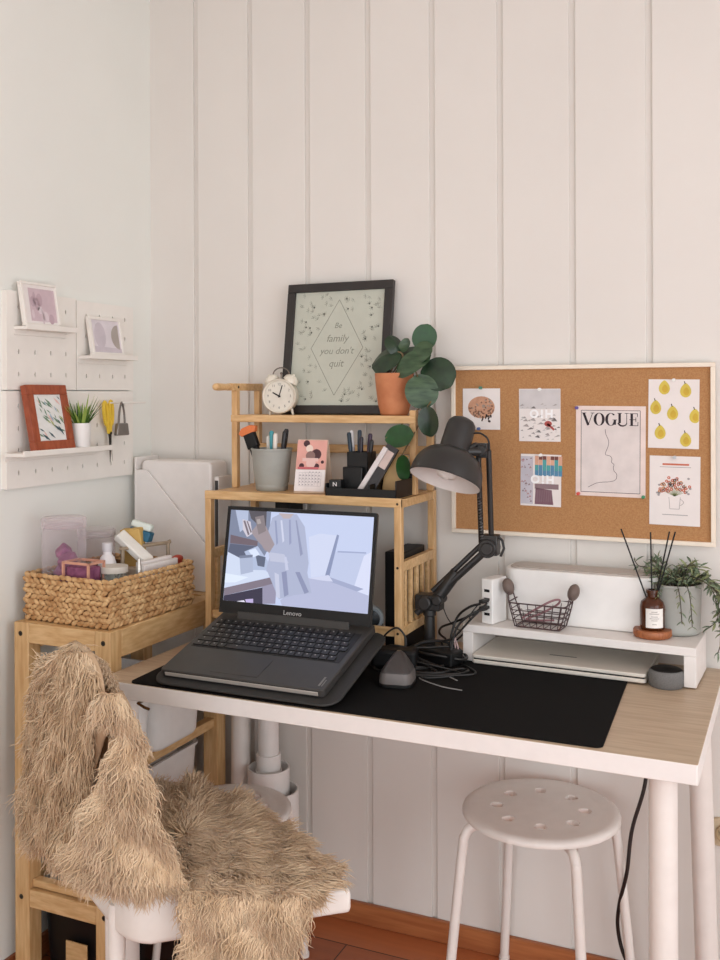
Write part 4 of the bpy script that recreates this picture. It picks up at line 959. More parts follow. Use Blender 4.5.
def d_vogue(b, w, h, Y):
    x0, x1, z0, z1 = -w / 2 + .012, w / 2 - .012, -h / 2 + .009, h / 2 - .010
    blob(b, [(x0, z0), (x1, z0), (x1, z1), (x0, z1)], Y, 2, .5)
    for p, q in (((x0, z0), (x1, z0)), ((x1, z0), (x1, z1)), ((x1, z1), (x0, z1)), ((x0, z1), (x0, z0))): seg(b, p, q, .0011, Y, 1)
    H = .028; zb = z1 - .006 - H; zt = zb + H
    def V_(x): 
        seg(b, (x, zt), (x + .0105, zb), .0055, Y, 1); seg(b, (x + .0105, zb), (x + .02, zt), .0014, Y, 1); seg(b, (x - .004, zt), (x + .006, zt), .0013, Y, 1, 1.3); seg(b, (x + .016, zt), (x + .024, zt), .0013, Y, 1, 1.3)
    def O_(x, a0=0, a1=2 * PI, n=24):
        cz = (zt + zb) / 2; rx, rz = .0125, H / 2 + .0005; cx = x + rx
        O = [(cx + rx * math.cos(a0 + (a1 - a0) * k / n), cz + rz * math.sin(a0 + (a1 - a0) * k / n)) for k in range(n + 1)]
        I = [(cx + rx * .5 * math.cos(a0 + (a1 - a0) * k / n), cz + (rz - .0011) * math.sin(a0 + (a1 - a0) * k / n)) for k in range(n + 1)]
        b.grid([[V((p[0], Y(*p) - .0003, p[1])) for p in O], [V((p[0], Y(*p) - .0003, p[1])) for p in I]], 1)
        return cx, cz
    x = x0 + .0055
    V_(x); O_(x + .0225)
    cx, cz = O_(x + .0485, .75, 2 * PI - .35); seg(b, (cx + .009, cz - .001), (cx + .009, zb + .002), .005, Y, 1, 1.3); seg(b, (cx + .004, cz - .001), (cx + .014, cz - .001), .0013, Y, 1, 1.3)
    ux = x + .0805
    seg(b, (ux, zt), (ux, zb + .006), .0055, Y, 1); seg(b, (ux + .0155, zt), (ux + .0155, zb + .006), .0014, Y, 1); seg(b, (ux - .005, zt), (ux + .005, zt), .0013, Y, 1, 1.3); seg(b, (ux + .011, zt), (ux + .02, zt), .0013, Y, 1, 1.3)
    A = [(ux + .0065 - .0092 * math.cos(PI * k / 12), zb + .0065 - .007 * math.sin(PI * k / 12)) for k in range(13)]
    for i in range(12): seg(b, A[i], A[i + 1], .0045 - .0026 * i / 12, Y, 1, 1.2)
    ex = x + .107
    seg(b, (ex, zt), (ex, zb), .0055, Y, 1)
    for zz, L in ((zt - .0006, .0125), (zb + .0006, .0135), (cz, .009)): seg(b, (ex - .005, zz), (ex + L, zz), .0014, Y, 1, 1.3)
    seg(b, (ex + .0125, zt), (ex + .0125, zt - .008), .0014, Y, 1, 1.3); seg(b, (ex + .0135, zb), (ex + .0135, zb + .009), .0014, Y, 1, 1.3); seg(b, (ex + .009, cz - .005), (ex + .009, cz + .005), .0014, Y, 1, 1.3)
    # one-line face in profile (points measured on the poster)
    F = [(292, 318), (298, 360), (314, 395), (320, 425), (312, 465), (298, 500), (296, 522), (318, 528), (335, 535), (345, 555), (342, 580), (352, 590), (362, 602), (356, 622), (362, 650), (378, 668), (384, 690), (372, 722), (330, 738), (270, 744), (220, 755), (160, 788)]
    P = [(-w / 2 + (u - 62) / 540 * w, h / 2 - (v - 132) / 725 * h) for u, v in F]
    C = catmull([(p[0], 0, p[1]) for p in P], 4)
    for i in range(len(C) - 1): seg(b, (C[i].x, C[i].z), (C[i + 1].x, C[i + 1].z), .0012, Y, 3, 1.5)
card('fashion_poster', 'large white card lettered VOGUE with line drawn face profile', 'poster', 1.191, 1.309, 1.346, 1.1045, d_vogue, [mat('poster_pinkish', (232, 214, 206), .8), mat('poster_ink', (44, 34, 40), .8), mat('poster_paper', (222, 212, 208), .8), mat('poster_line', (120, 106, 108), .8)], rot=.008)
def d_pears(b, w, h, Y):
    for (x, z) in ((-.020, .056), (.025, .050), (-.038, .012), (-.002, 0), (.045, -.006), (-.028, -.043), (.026, -.058)):
        P = []
        for k in range(20):
            a = 2 * PI * k / 20; r = .0125 * (1.0 if math.sin(a) < 0.1 else 1 - .42 * math.sin(a) ** 2)
            px = x + r * math.cos(a) * .95; pz = z + (.0135 if math.sin(a) < 0 else .018) * math.sin(a)
            P.append((max(-w / 2 + .0005, min(w / 2 - .0005, px)), max(-h / 2 + .0005, min(h / 2 - .0005, pz))))
        blob(b, P, Y, 1); blob(b, [(max(-w / 2 + .001, min(w / 2 - .001, px * .55 + (x + .003) * .45)), max(-h / 2 + .001, pz * .55 + (z - .003) * .45)) for px, pz in P], Y, 2, 1.6)
        if z + .022 < h / 2: seg(b, (min(w / 2 - .003, x - .001), z + .016), (min(w / 2 - .002, x - .003), z + .022), .002, Y, 3, 2)
card('pear_print', 'white card patterned with yellow pears at top right of cork board', 'card', 1.352, 1.368, 1.4595, 1.216, d_pears, [PAPER, mat('pear_yellow', (212, 190, 84), .8), mat('pear_gold', (204, 170, 62), .8), mat('pear_stalk', (60, 54, 46), .8)], rot=.014)
def d_bouquet(b, w, h, Y):
    r = random.Random(6)
    seg(b, (-.026, .058), (.03, .058), .004, Y, 1); seg(b, (-.032, .052), (.034, .052), .0012, Y, 4)
    for k in range(16):
        a = PI * (.1 + .8 * k / 15); seg(b, (0, -.012), (.032 * math.cos(a), -.008 + .032 * math.sin(a)), .0008, Y, 2)
    for k in range(44):
        a = r.uniform(0, PI); q = r.uniform(.25, 1); x, z = q * .034 * math.cos(a), -.004 + q * .036 * math.sin(a)
        blob(b, ell(x, z, .0035, .0035, 8), Y, r.choice((1, 1, 1, 3)), 1.5); blob(b, ell(x, z, .0011, .0011, 6), Y, 0, 2)
    for k in range(8):
        blob(b, ell(r.choice((-1, 1)) * r.uniform(.024, .038), r.uniform(-.012, .03), .003, .0025, 7), Y, 4, 1.5)
    V0 = [(-.012, -.014), (-.010, -.040), (.010, -.040), (.012, -.014)]
    for i in range(3): seg(b, V0[i], V0[i + 1], .001, Y, 4)
    A = [(.012 + .007 * math.sin(PI * k / 8), -.018 - .014 * k / 8) for k in range(9)]
    for i in range(8): seg(b, A[i], A[i + 1], .001, Y, 4)
    seg(b, (-.026, -.053), (.028, -.053), .0016, Y, 4)
card('bouquet_print', 'white card with red flower bouquet in jug under the pear card', 'card', 1.354, 1.199, 1.461, 1.0465, d_bouquet, [PAPER, mat('bq_red', (200, 112, 86), .8), mat('bq_green', (124, 134, 90), .8), mat('bq_orange', (214, 146, 96), .8), mat('bq_grey', (166, 160, 160), .8)], rot=.01)
PINS = [(.966, 1.352, (70, 128, 108), 'green pin at top of the square drawing card'), (.961, 1.2545, (76, 100, 150), 'blue pin at bottom of the square drawing card'),
        (1.108, 1.3475, (240, 238, 234), 'white pin at top of the grey O!H card'), (1.110, 1.195, (240, 238, 234), 'white pin at top of the teal O!H card'),
        (1.194, 1.305, (98, 80, 150), 'purple pin at top left corner of the VOGUE card'), (1.197, 1.109, (206, 66, 50), 'red pin at bottom left corner of the VOGUE card'),
        (1.341, 1.1065, (44, 128, 84), 'green pin at bottom right corner of the VOGUE card'), (1.407, 1.3665, (242, 240, 236), 'white pin at top of the pear card'), (1.408, 1.1965, (196, 200, 204), 'pale grey pin at top of the bouquet card')]
for (x, z, c, lb) in PINS:
    b = MB(); M = Matrix.Translation((x, YC - .001, z)) @ Matrix.Rotation(PI / 2, 4, 'X')
    b.lathe([(.0038, .0), (.0038, .0015), (.0024, .003), (.0024, .007), (.0036, .008), (.0034, .0095), (.001, .0098)], 12, M); b.lathe([(.0006, -.004), (.0006, .001)], 6, M)
    tag(b.build('push_pin', mat('pin_%d_%d_%d' % c, c, .35)), lb, 'pin', 'push pins on the cork board')

# ------------------------------------------------------------------ pegboard on the left wall
PEG = mat('pegboard_white', (236, 231, 223), .55, var=.015)
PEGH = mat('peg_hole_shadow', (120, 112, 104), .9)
def peg(name, label, y0, z0, y1, z1, nc, nr):
    t = thing(name, label, 'pegboard', (0, (y0 + y1) / 2, (z0 + z1) / 2), group='white pegboard panels')
    T = .016; b = MB(); H, Wd = (z1 - z0) / 2, (y1 - y0) / 2
    b.box(.004, -Wd + .001, -H + .001, T - .004, Wd - .001, H - .001)
    mg = .010
    cw = (2 * Wd - 2 * mg) / nc; ch = (2 * H - 2 * mg) / nr
    ys = [-Wd] + [-Wd + mg + cw * i for i in range(nc + 1)] + [Wd]; zs = [-H] + [-H + mg + ch * i for i in range(nr + 1)] + [H]
    for i in range(nc + 2):
        for j in range(nr + 2):
            a0, a1, c0, c1 = ys[i], ys[i + 1], zs[j], zs[j + 1]
            if i in (0, nc + 1) or j in (0, nr + 1):
                b.add([(T, a0, c0), (T, a1, c0), (T, a1, c1), (T, a0, c1)], [(0, 1, 2, 3)], 0); continue
            cy, cz = (a0 + a1) / 2, (c0 + c1) / 2
            q = [(a1, cz), (a1, c1), (cy, c1), (a0, c1), (a0, cz), (a0, c0), (cy, c0), (a1, c0)]
            hr, hz = .0024, .0062
            hl = [(cy + hr * math.cos(PI / 4 * k), cz + hz * math.sin(PI / 4 * k)) for k in range(8)]
            vs = [(T, *p) for p in q] + [(T, *p) for p in hl] + [(T - .0035, *p) for p in hl]
            fs = [(k, (k + 1) % 8, 8 + (k + 1) % 8, 8 + k) for k in range(8)]
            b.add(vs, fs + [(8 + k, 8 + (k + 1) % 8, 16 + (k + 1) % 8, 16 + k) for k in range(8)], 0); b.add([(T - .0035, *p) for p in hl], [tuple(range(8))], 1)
    # rim walls
    for (a, c) in (((-Wd, -H), (Wd, -H)), ((Wd, -H), (Wd, H)), ((Wd, H), (-Wd, H)), ((-Wd, H), (-Wd, -H))):
        b.add([(0, *a), (0, *c), (T, *c), (T, *a)], [(0, 1, 2, 3)], 0)
    b.build('perforated_panel', [PEG, PEGH], t, smooth=0)
peg('pegboard_panel', 'upper left square white pegboard panel holding the pinkish print', -.565, 1.351, -.332, 1.578, 4, 4)
peg('pegboard_panel', 'upper right square white pegboard panel nearest the room corner', -.329, 1.351, -.102, 1.574, 4, 4)
peg('pegboard_panel', 'wide lower white pegboard panel holding plant and orange frame', -.567, 1.124, -.104, 1.348, 8, 4)
def ledge(label, y0, y1, z, d, hang=.02):
    b = MB(); pr = [(.0165, z - hang), (.0195, z - hang), (.0195, z - .008), (.0205 + d, z - .008), (.0205 + d, z + .005), (.0165 + d, z + .005), (.0165 + d, z), (.0165, z)]
    b.prism(pr, -y1, -y0, M=TXZ)
    tag(b.build('picture_ledge', PEG, bevel=.0008, seg=1), label, 'ledge', 'white ledges on the pegboard')
ledge('short white ledge under the pinkish mauve print', -.545, -.372, 1.497, .036)
ledge('short white ledge under the grey circle print', -.325, -.134, 1.437, .036)
ledge('long white ledge under the orange frame and small plant', -.575, -.265, 1.207, .054)
def wallframe(name, label, y0, z0, W_, H_, fw, xb, xt, fm, draw, mats, depth=.012):
    tl = -math.asin((xb - xt) / H_)
    t = thing(name, label, 'picture', (xb, y0 + W_ / 2, z0 + .0008), rot=(0, tl, 0))
    b = MB(); h = W_ / 2
    for (a0, c0, a1, c1) in ((-h, 0, h, fw), (-h, H_ - fw, h, H_), (-h, fw, -h + fw, H_ - fw), (h - fw, fw, h, H_ - fw)): b.box(-depth / 2, a0, c0, depth / 2, a1, c1)
    b.build('frame', fm, t, bevel=.0012)
    b = MB(); b.box(-depth / 2 + .001, -h + fw, fw, depth / 2 - .004, h - fw, H_ - fw, 0); draw(b, h - fw, fw, H_ - fw, depth / 2 - .0036)
    b.build('print', mats, t, smooth=0)
    return t
def P3(b, pts, x, mi):
    P = [V((x, p[0], p[1])) for p in pts]; b.add(P, [tuple(tr) for tr in tessellate_polygon([P])], mi)
def d_mauve(b, h, z0, z1, x):
    P3(b, [(-h + .018, z0 + .006), (h - .002, z0 + .006), (h - .002, z1 - .008), (-h + .018, z1 - .008)], x, 1)
    r = random.Random(8)
    for k in range(9):
        y = r.uniform(-h + .02, h - .02); z = r.uniform(z0 + .01, z1 - .03); P3(b, ell(y, z, r.uniform(.004, .012), r.uniform(.008, .02), 10), x + .0002, r.choice((2, 3)))
wallframe('small_print', 'white framed mauve print on the upper left pegboard ledge', -.538, 1.4975, .118, .104, .006, .042, .025, PEG, d_mauve, [PAPER, mat('mauve_wash', (204, 182, 188), .8), mat('mauve_deep', (188, 164, 172), .8), mat('mauve_pale', (216, 200, 204), .8)])
def d_circ(b, h, z0, z1, x):
    P3(b, [(-h, z0), (h, z0), (h, z1), (-h, z1)], x, 1)
    P3(b, ell(-h * .45, (z0 + z1) / 2 + .002, .022, .034, 20), x + .0002, 2); P3(b, [p for p in ell(h - .006, (z0 + z1) / 2, .03, .032, 24, PI / 2, 3 * PI / 2)], x + .0004, 3); P3(b, [(-h, z0), (h, z0), (h, z0 + .012), (-h, z0 + .016)], x + .0003, 2)
wallframe('small_print', 'white framed grey half circle print on the right pegboard ledge', -.302, 1.4375, .126, .100, .008, .042, .025, PEG, d_circ, [PAPER, mat('lilac_pale', (220, 212, 216), .8), mat('lilac_grey', (202, 192, 198), .8), mat('taupe_grey', (172, 162, 154), .8)])
def d_leaf(b, h, z0, z1, x):
    r = random.Random(12)
    for k in range(34):
        y = r.uniform(-h + .006, h - .006); z = r.uniform(z0 + .008, z1 - .008); a = r.uniform(.3, 1.3) + PI / 2; L = r.uniform(.007, .016); w = L * .2
        d = (math.cos(a), math.sin(a)); n = (-d[1], d[0])
        pts = [(y - d[0] * L, z - d[1] * L), (y + n[0] * w, z + n[1] * w), (y + d[0] * L, z + d[1] * L), (y - n[0] * w, z - n[1] * w)]
        pts = [(max(-h, min(h, p[0])), max(z0, min(z1, p[1]))) for p in pts]
        P3(b, pts, x + .0001 * (k % 5 + 1), r.choice((1, 1, 2, 3, 4, 5)))
tf = wallframe('framed_leaf_print', 'rust orange framed leaf print on the long pegboard ledge', -.533, 1.2075, .137, .156, .023, .062, .031, mat('rust_wood', (164, 82, 50), .45, c2=(142, 66, 38), scale=20, stretch=(2, 6, 2)), d_leaf, [mat('leafprint_paper', (228, 228, 224), .8), mat('lp_green', (116, 140, 116), .8), mat('lp_teal', (56, 84, 92), .8), mat('lp_pink', (226, 186, 176), .8), mat('lp_lime', (172, 178, 120), .8), mat('lp_blue', (160, 182, 198), .8)], depth=.016)
b = MB(); b.box(-.03, -.02, .004, -.022, .02, .1); b.build('easel_foot', mat('rust_wood', (176, 84, 44)), tf)
t = thing('small_plant', 'small spiky green plant in white pot on the long ledge', 'plant', (.052, -.358, 1.2078))
b = MB(); b.lathe([(.021, 0), (.0225, .003), (.0245, .062), (.0225, .062), (.021, .052), (.001, .051)], 28); b.build('pot', WPLAS, t)
b = MB(); rp = random.Random(21)
for k in range(46):
    a = rp.uniform(0, 2 * PI); e = rp.uniform(.2, .95); L = rp.uniform(.062, .098); d = V((math.cos(a) * e * .62, math.sin(a) * e, 1)).normalized(); s = d.cross(V((0, 0, 1))).normalized()
    c0 = V((.010 * math.cos(a), .010 * math.sin(a), .05)); n = s.cross(d)
    R = []
    for i in range(5):
        q = i / 4; w = .0034 * (1 - q) ** .7 + .0002; cpt = c0 + d * L * q - V((0, 0, .016 * q * q * e))
        R.append([cpt - s * w, cpt + n * w * .4, cpt + s * w])
    b.grid(R, rp.choice((0, 0, 1)))
b.build('foliage', [mat('spike_green', (92, 130, 46), .45, c2=(56, 96, 34), scale=60), mat('spike_lime', (150, 174, 84), .45)], t, smooth=80)
# scissors and clip hanging from pegs
b = MB(); b.tube(catmull([(.0155, -.228, 1.318), (.046, -.228, 1.318), (.05, -.228, 1.322)], 4), .002, 8)
tag(b.build('peg_hook', PEG), 'short white peg hook carrying the yellow scissors', 'hook', 'hooks on the pegboard')
b = MB(); b.tube(catmull([(.0155, -.196, 1.318), (.045, -.196, 1.318), (.052, -.19, 1.318), (.054, -.15, 1.318), (.054, -.10, 1.318)], 4), .0022, 8)
tag(b.build('peg_hook', PEG), 'long bent white hook carrying the grey clip', 'hook', 'hooks on the pegboard')
t = thing('scissors', 'yellow handled scissors hanging blades down on lower pegboard panel', 'scissors', (.036, -.228, 1.24), rot=(math.radians(5), 0, 0))
YL = mat('yellow_plastic', (226, 190, 60), .4, var=.04)
for s, rzz in ((-1, .12), (1, -.12)):
    b = MB(Matrix.Rotation(rzz * .5, 4, 'X'))
    ring = [(0, s * .0075 + .0065 * math.cos(a), .052 + .03 * math.sin(a)) for a in [2 * PI * k / 20 for k in range(21)]]
    b.tube(ring, .0048, 8); b.tube([(0, s * .005, .024), (0, s * .002, 0)], .005, 8); b.build('handle', YL, t)
    b = MB(Matrix.Rotation(rzz * .5, 4, 'X')); b.add([(s * .001, -.006, .01), (s * .001, .006, .01), (s * .001, .005 - s * .001, -.02), (s * .001, -s * .002, -.075), (s * .001 + .0015, -.006, .01), (s * .001 + .0015, .006, .01), (s * .001 + .0015, .005 - s * .001, -.02), (s * .001 + .0015, -s * .002, -.075)], [(0, 1, 2, 3), (7, 6, 5, 4), (0, 4, 5, 1), (1, 5, 6, 2), (2, 6, 7, 3), (3, 7, 4, 0)])
    b.build('blade', SILV if s < 0 else mat('black_blade', (44, 38, 36), .35, metal=.3), t, label='pale steel blade' if s < 0 else 'dark blade')
b = MB(); b.cyl((-.004, 0, 0), (.005, 0, 0), .004, n=12); b.build('pivot', SCREW, t)
t = thing('bulldog_clip', 'grey metal clip hanging from bent hook beside the scissors', 'clip', (.050, -.196, 1.245))
CG = mat('clip_grey', (132, 126, 120), .35, metal=.6)
b = MB(); b.prism([(-.026, -.012), (.026, -.012), (.020, .02), (-.020, .02)], -.006, .006, M=Matrix(((0, 0, 1, 0), (1, 0, 0, 0), (0, 1, 0, 0), (0, 0, 0, 1)))); b.build('jaw', CG, t, bevel=.003)
b = MB(); b.tube(catmull([(0, -.013, .018), (0, -.010, .045), (0, -.006, .062), (0, 0, .0735), (0, .006, .062), (0, .010, .045), (0, .013, .018)], 5), .0028, 8); b.build('loop', CG, t)

# ------------------------------------------------------------------ stools
def stool(label, loc, rot, k_=1.0, dz=0.0):
    t = thing('stool', label, 'stool', loc, rot, group='round white stools')
    b = MB(); n = 64; R = .168
    rings = [(.030, .452, None)]
    # top plate with eight through holes: polar grid with holes
    hr = .0145; rh_ = .093
    segs = 8
    def P(r, a, z): return V((r * math.cos(a), r * math.sin(a), z))
    z1, z0 = .450, .440
    for z, flip in ((z1, 0), (z0, 1)):
        for k in range(segs):
            am = 2 * PI * k / segs + math.radians(21.5); a0, a1 = am - PI / segs, am + PI / segs; ri, ro = .068, .128; N = 4
            outer = [P(ro, a0 + (a1 - a0) * i / N, z) for i in range(N + 1)]; inner = [P(ri, a0 + (a1 - a0) * i / N, z) for i in range(N + 1)]
            bd = outer[2:] + inner[::-1] + outer[:2]          # ccw starting at angle am
            bd = outer[N // 2:] + inner[::-1] + outer[:N // 2]
            c = P(rh_, am, 0); m = len(bd)
            ang = [math.atan2((p - c).y, (p - c).x) for p in bd]
            hl = [V((c.x + hr * math.cos(q), c.y + hr * math.sin(q), z)) for q in ang]
            fs = [(i, (i + 1) % m, m + (i + 1) % m, m + i) for i in range(m)]
            if flip: fs = [f[::-1] for f in fs]
            b.add(bd + hl, fs)
            if not flip:
                lo = [V((p.x, p.y, z0)) for p in hl]
                b.add(hl + lo, [(i, (i + 1) % m, m + (i + 1) % m, m + i) for i in range(m)])
            b.add([P(0, 0, z)] + inner, [((0, i + 1, i + 2) if not flip else (0, i + 2, i + 1)) for i in range(N)])
            prof = [(ro, z1), (.150, z1 + .0015), (.160, z1 + .001), (.166, z1 - .003), (.168, z1 - .008), (.167, z1 - .013), (.162, z1 - .013), (ro, z0)]
            if not flip: b.grid([[P(r, a0 + (a1 - a0) * i / N, zz) for i in range(N + 1)] for r, zz in prof][::-1])
    bm_ = b
    b.build('seat', WHITEM, t, smooth=35)
    for k in range(4):
        a = PI / 4 + k * PI / 2
        d = V((math.cos(a), math.sin(a), 0))
        b = MB(); b.tube(catmull([d * .06 + V((0, 0, .427)), d * .135 + V((0, 0, .427)), d * .158 + V((0, 0, .424)), d * .171 + V((0, 0, .408)), d * .1765 + V((0, 0, .38)), d * .197 + V((0, 0, .2)), d * .218 + V((0, 0, .008))], 6), .0105, 14)
        b.cyl(d * .218, d * .2182 + V((0, 0, .012)), .0125, n=12); b.build('leg', WHITEM, t)
    return t
stool('round white stool with ring of holes in front of the desk', (1.150, -.195, 0), math.radians(217 - 45))
stool('low round white stool half hidden behind the fur covered chair', (.462, -.335, 0), math.radians(5)).scale = (.84, .84, .865)

# white pipe with nested collars under the desk
t = thing('white_pipe', 'white round post with wide nested collars under the desk', 'pipe', (.432, -.105, 0))
b = MB(); b.lathe([(.026, .40), (.026, .7055)], 28); b.build('post', WPLAS, t)
b = MB(); b.lathe([(.027, .385), (.031, .385), (.031, .432), (.027, .432)], 28); b.lathe([(.034, .37), (.034, .392), (.028, .392)], 28); b.build('coupling', WPLAS, t, bevel=.001)
b = MB(); b.lathe([(.050, .315), (.053, .32), (.053, .398), (.049, .398), (.049, .33), (.03, .33)], 32); b.build('collar', WPLAS, t, smooth=40)
b = MB(); b.lathe([(.060, 0), (.062, .004), (.062, .345), (.058, .345), (.058, .3), (.03, .3)], 32, Matrix.Translation((.016, .0, 0))); b.build('foot_tube', WPLAS, t, smooth=40)

b = MB(); b.tube(catmull([(1.36, -.105, .700), (1.358, -.1, .60), (1.354, -.10, .501), (1.326, -.1, .395), (1.315, -.1, .302), (1.295, -.08, .217), (1.289, -.06, .151), (1.306, -.06, .089), (1.35, -.055, .02), (1.42, -.05, .006)], 8), .0042, 10)
tag(b.build('extension_cable', mat('brown_black_cord', (38, 30, 28), .45)), 'dark cord hanging from the desk down to the floor by the stool', 'cord')
t = thing('wall_socket', 'ivory round wall socket right of the desk legs', 'socket', (1.512, 0, .384))
IV = mat('ivory_plastic', (206, 188, 158), .45)
b = MB(); b.prism(rrect(-.03, -.03, .03, .03, .012), 0, .012, M=TXZ); b.build('plate', IV, t, bevel=.002)
b = MB(); b.lathe([(.021, .012), (.021, .02), (.018, .02), (.016, .01)], 24, TXZ); b.build('outlet_ring', mat('ivory_dark', (176, 152, 118), .5), t)
b = MB()
for x in (-.0085, .0085): b.cyl((x, -.0135, 0), (x, -.0115, 0), .003, n=10)
b.build('pin_hole', BLK, t)
b = MB(); b.tube([(.0, 0, 0), (.0, -.016, -.0), (.018, -.018, -.006), (.022, -.008, -.012)], .003, 8)
one('brass_hook', b, mat('aged_brass', (96, 66, 34), .4, metal=.5), 'small dark brass hook under the desk front near left corner', 'hook', (.405, -.588, .6985))

# ------------------------------------------------------------------ chair with fur throw
cpts = dict(fr=(.940, -.694), fl=(.49, -.468), bl=(.235, -.655), br=(.578, -.868))
t = thing('dining_chair', 'white plastic chair under the shaggy beige fur throw', 'chair', (.56, -.67, 0))
o1 = V((.56, -.67, 0))
def Wc(p): return V(p) - o1
def roundpoly(P, R_, n=6):
    out = []
    for i in range(len(P)):
        p0, p1, p2 = V((*P[i - 1], 0)), V((*P[i], 0)), V((*P[(i + 1) % len(P)], 0))
        r = R_[i]; a = p1 + (p0 - p1).normalized() * r; c = p1 + (p2 - p1).normalized() * r
        for k in range(n + 1):
            s = k / n; out.append(((1 - s) ** 2 * a + 2 * s * (1 - s) * p1 + s * s * c))
    return out
SP = [cpts['fr'], cpts['fl'], cpts['bl'], cpts['br']]
b = MB(); base = roundpoly(SP, (.022, .05, .06, .06))
cen = V((.56, -.67, 0))
def lay(s, z):
    def dz(p): return 0 if z > .43 else -.05 * max(0, min(1, (.86 - p.x) / .25))
    return [Wc(cen + (p - cen) * s + V((0, 0, z + dz(p)))) for p in base]
L_ = [lay(.94, .417), lay(.975, .418), lay(.993, .421), lay(1.0, .428), lay(1.0, .452), lay(.994, .458), lay(.98, .461), lay(.8, .456)]
b.grid([r for r in L_], closed=True); b.add(L_[0], [tuple(range(len(base)))]); b.add(L_[-1], [tuple(range(len(base)))[::-1]])
b.build('seat', CHAIRW, t, smooth=60)
nb = V((-.461, -.887, 0))
p3 = V((.262, -.692, 0)); p4 = V((.572, -.856, 0))
b = MB()
def bp(u, z): # backrest surface
    q = p3.lerp(p4, u); bow = -.03 * (1 - (2 * u - 1) ** 2)
    return q + nb * (-bow * -1 + (z - .45) * .10) + V((0, 0, z))
for u0, u1 in ((0, .12), (.36, .48)):
    b.grid([[Wc(bp(u0 + (u1 - u0) * k / 3, z)) for k in range(4)] for z in (.43, .5, .6, .7, .745)])
b.grid([[Wc(bp(.50 * k / 12, z)) for k in range(13)] for z in (.665, .70, .73, .750, .762)])
b.build('backrest', CHAIRW, t, solid=.02, bevel=.003)
for (x, y, x2, y2) in ((.522, -.822, .508, -.820), (.425, -.712, .415, -.702), (.745, -.735, .745, -.74), (.53, -.52, .53, -.52)):
    b = MB(); b.tube([Wc((x, y, .415)), Wc((x * .8 + x2 * .2, y * .8 + y2 * .2, .3)), Wc((x2, y2, 0))], [.0165, .0155, .012], 16)
    b.build('leg', CHAIRW, t)

LROWS = [((0.38, -0.809, 0.852), (0.488, -0.866, 0.876)), ((0.316, -0.776, 0.806), (0.516, -0.88, 0.854)), ((0.268, -0.751, 0.75), (0.542, -0.893, 0.822)), ((0.242, -0.738, 0.683), (0.556, -0.901, 0.774)), ((0.222, -0.727, 0.606), (0.51, -0.877, 0.699)), ((0.2, -0.716, 0.537), (0.479, -0.861, 0.634)), ((0.195, -0.713, 0.488), (0.478, -0.86, 0.593)), ((0.235, -0.734, 0.462), (0.509, -0.877, 0.569)), ((0.377, -0.808, 0.479), (0.555, -0.9, 0.551)), ((0.477, -0.86, 0.48), (0.584, -0.915, 0.525))]
RROWS = [((0.551, -0.905, 0.823), (0.582, -0.889, 0.822)), ((0.551, -0.905, 0.795), (0.598, -0.881, 0.794)), ((0.572, -0.894, 0.757), (0.607, -0.876, 0.756)), ((0.57, -0.895, 0.713), (0.615, -0.872, 0.712)), ((0.549, -0.906, 0.667), (0.626, -0.867, 0.665)), ((0.529, -0.916, 0.619), (0.636, -0.862, 0.616)), ((0.515, -0.923, 0.567), (0.65, -0.855, 0.564)), ((0.522, -0.919, 0.529), (0.667, -0.846, 0.525)), ((0.573, -0.894, 0.5), (0.679, -0.84, 0.497))]
SROWS = [((0.351, -0.49, 0.468), (0.432, -0.455, 0.468)), ((0.394, -0.541, 0.468), (0.556, -0.47, 0.468)), ((0.443, -0.596, 0.468), (0.644, -0.508, 0.468)), ((0.495, -0.654, 0.468), (0.723, -0.554, 0.468)), ((0.55, -0.714, 0.468), (0.807, -0.601, 0.468)), ((0.604, -0.769, 0.468), (0.87, -0.652, 0.468)), ((0.653, -0.815, 0.468), (0.905, -0.704, 0.468)), ((0.688, -0.845, 0.468), (0.89, -0.756, 0.468))]
DROWS = [((0.689, -0.855, 0.470), (0.884, -0.748, 0.470)), ((0.695, -0.862, 0.434), (0.867, -0.772, 0.425)), ((0.7, -0.862, 0.395), (0.86, -0.775, 0.387)), ((0.704, -0.861, 0.352), (0.853, -0.777, 0.344)), ((0.71, -0.858, 0.308), (0.843, -0.781, 0.301)), ((0.725, -0.852, 0.273), (0.828, -0.788, 0.267))]
IROWS = [((.32, -.67, .80), (.50, -.79, .79)), ((.29, -.64, .7), (.53, -.81, .7)), ((.30, -.63, .58), (.575, -.82, .58)), ((.33, -.60, .50), (.62, -.80, .50)), ((.37, -.55, .485), (.65, -.78, .485))]
TROWS = [(LROWS[1][0], LROWS[1][1]), ((.375, -.80, .855), (.485, -.855, .858)), ((.36, -.75, .857), (.485, -.815, .842)), ((.32, -.67, .80), (.50, -.79, .79))]
EROWS = [((.655, -.815, .478), (.875, -.705, .478)), ((.672, -.84, .482), (.882, -.735, .481)), ((.686, -.862, .478), (.886, -.758, .476)), ((.692, -.868, .45), (.874, -.772, .445)), ((.695, -.868, .43), (.868, -.776, .424))]
def sheet(rows, nu=14, bulge=.0, nrm=(0, 0, 1), sub=3, noise=.004, seed=1):
    A = catmull([r[0] for r in rows], sub); B = catmull([r[1] for r in rows], sub); r = random.Random(seed); G = []
    ph = [r.uniform(0, 6) for _ in range(6)]
    for i, (a, c) in enumerate(zip(A, B)):
        row = []
        for j in range(nu + 1):
            u = j / nu; v = i / (len(A) - 1)
            w = bulge * math.sin(PI * u) ** .7 + noise * (math.sin(u * 9 + ph[0] + v * 5) + math.sin(v * 13 + ph[1] - u * 6) + math.sin((u + v) * 17 + ph[2]))
            row.append(a.lerp(c, u) + V(nrm) * w)
        G.append(row)
    return G
nL = V((-.461, -.887, 0)); nR = V((.45, -.893, 0)); nD = V((.48, -.877, 0)); nI = V((.461, .887, .1))
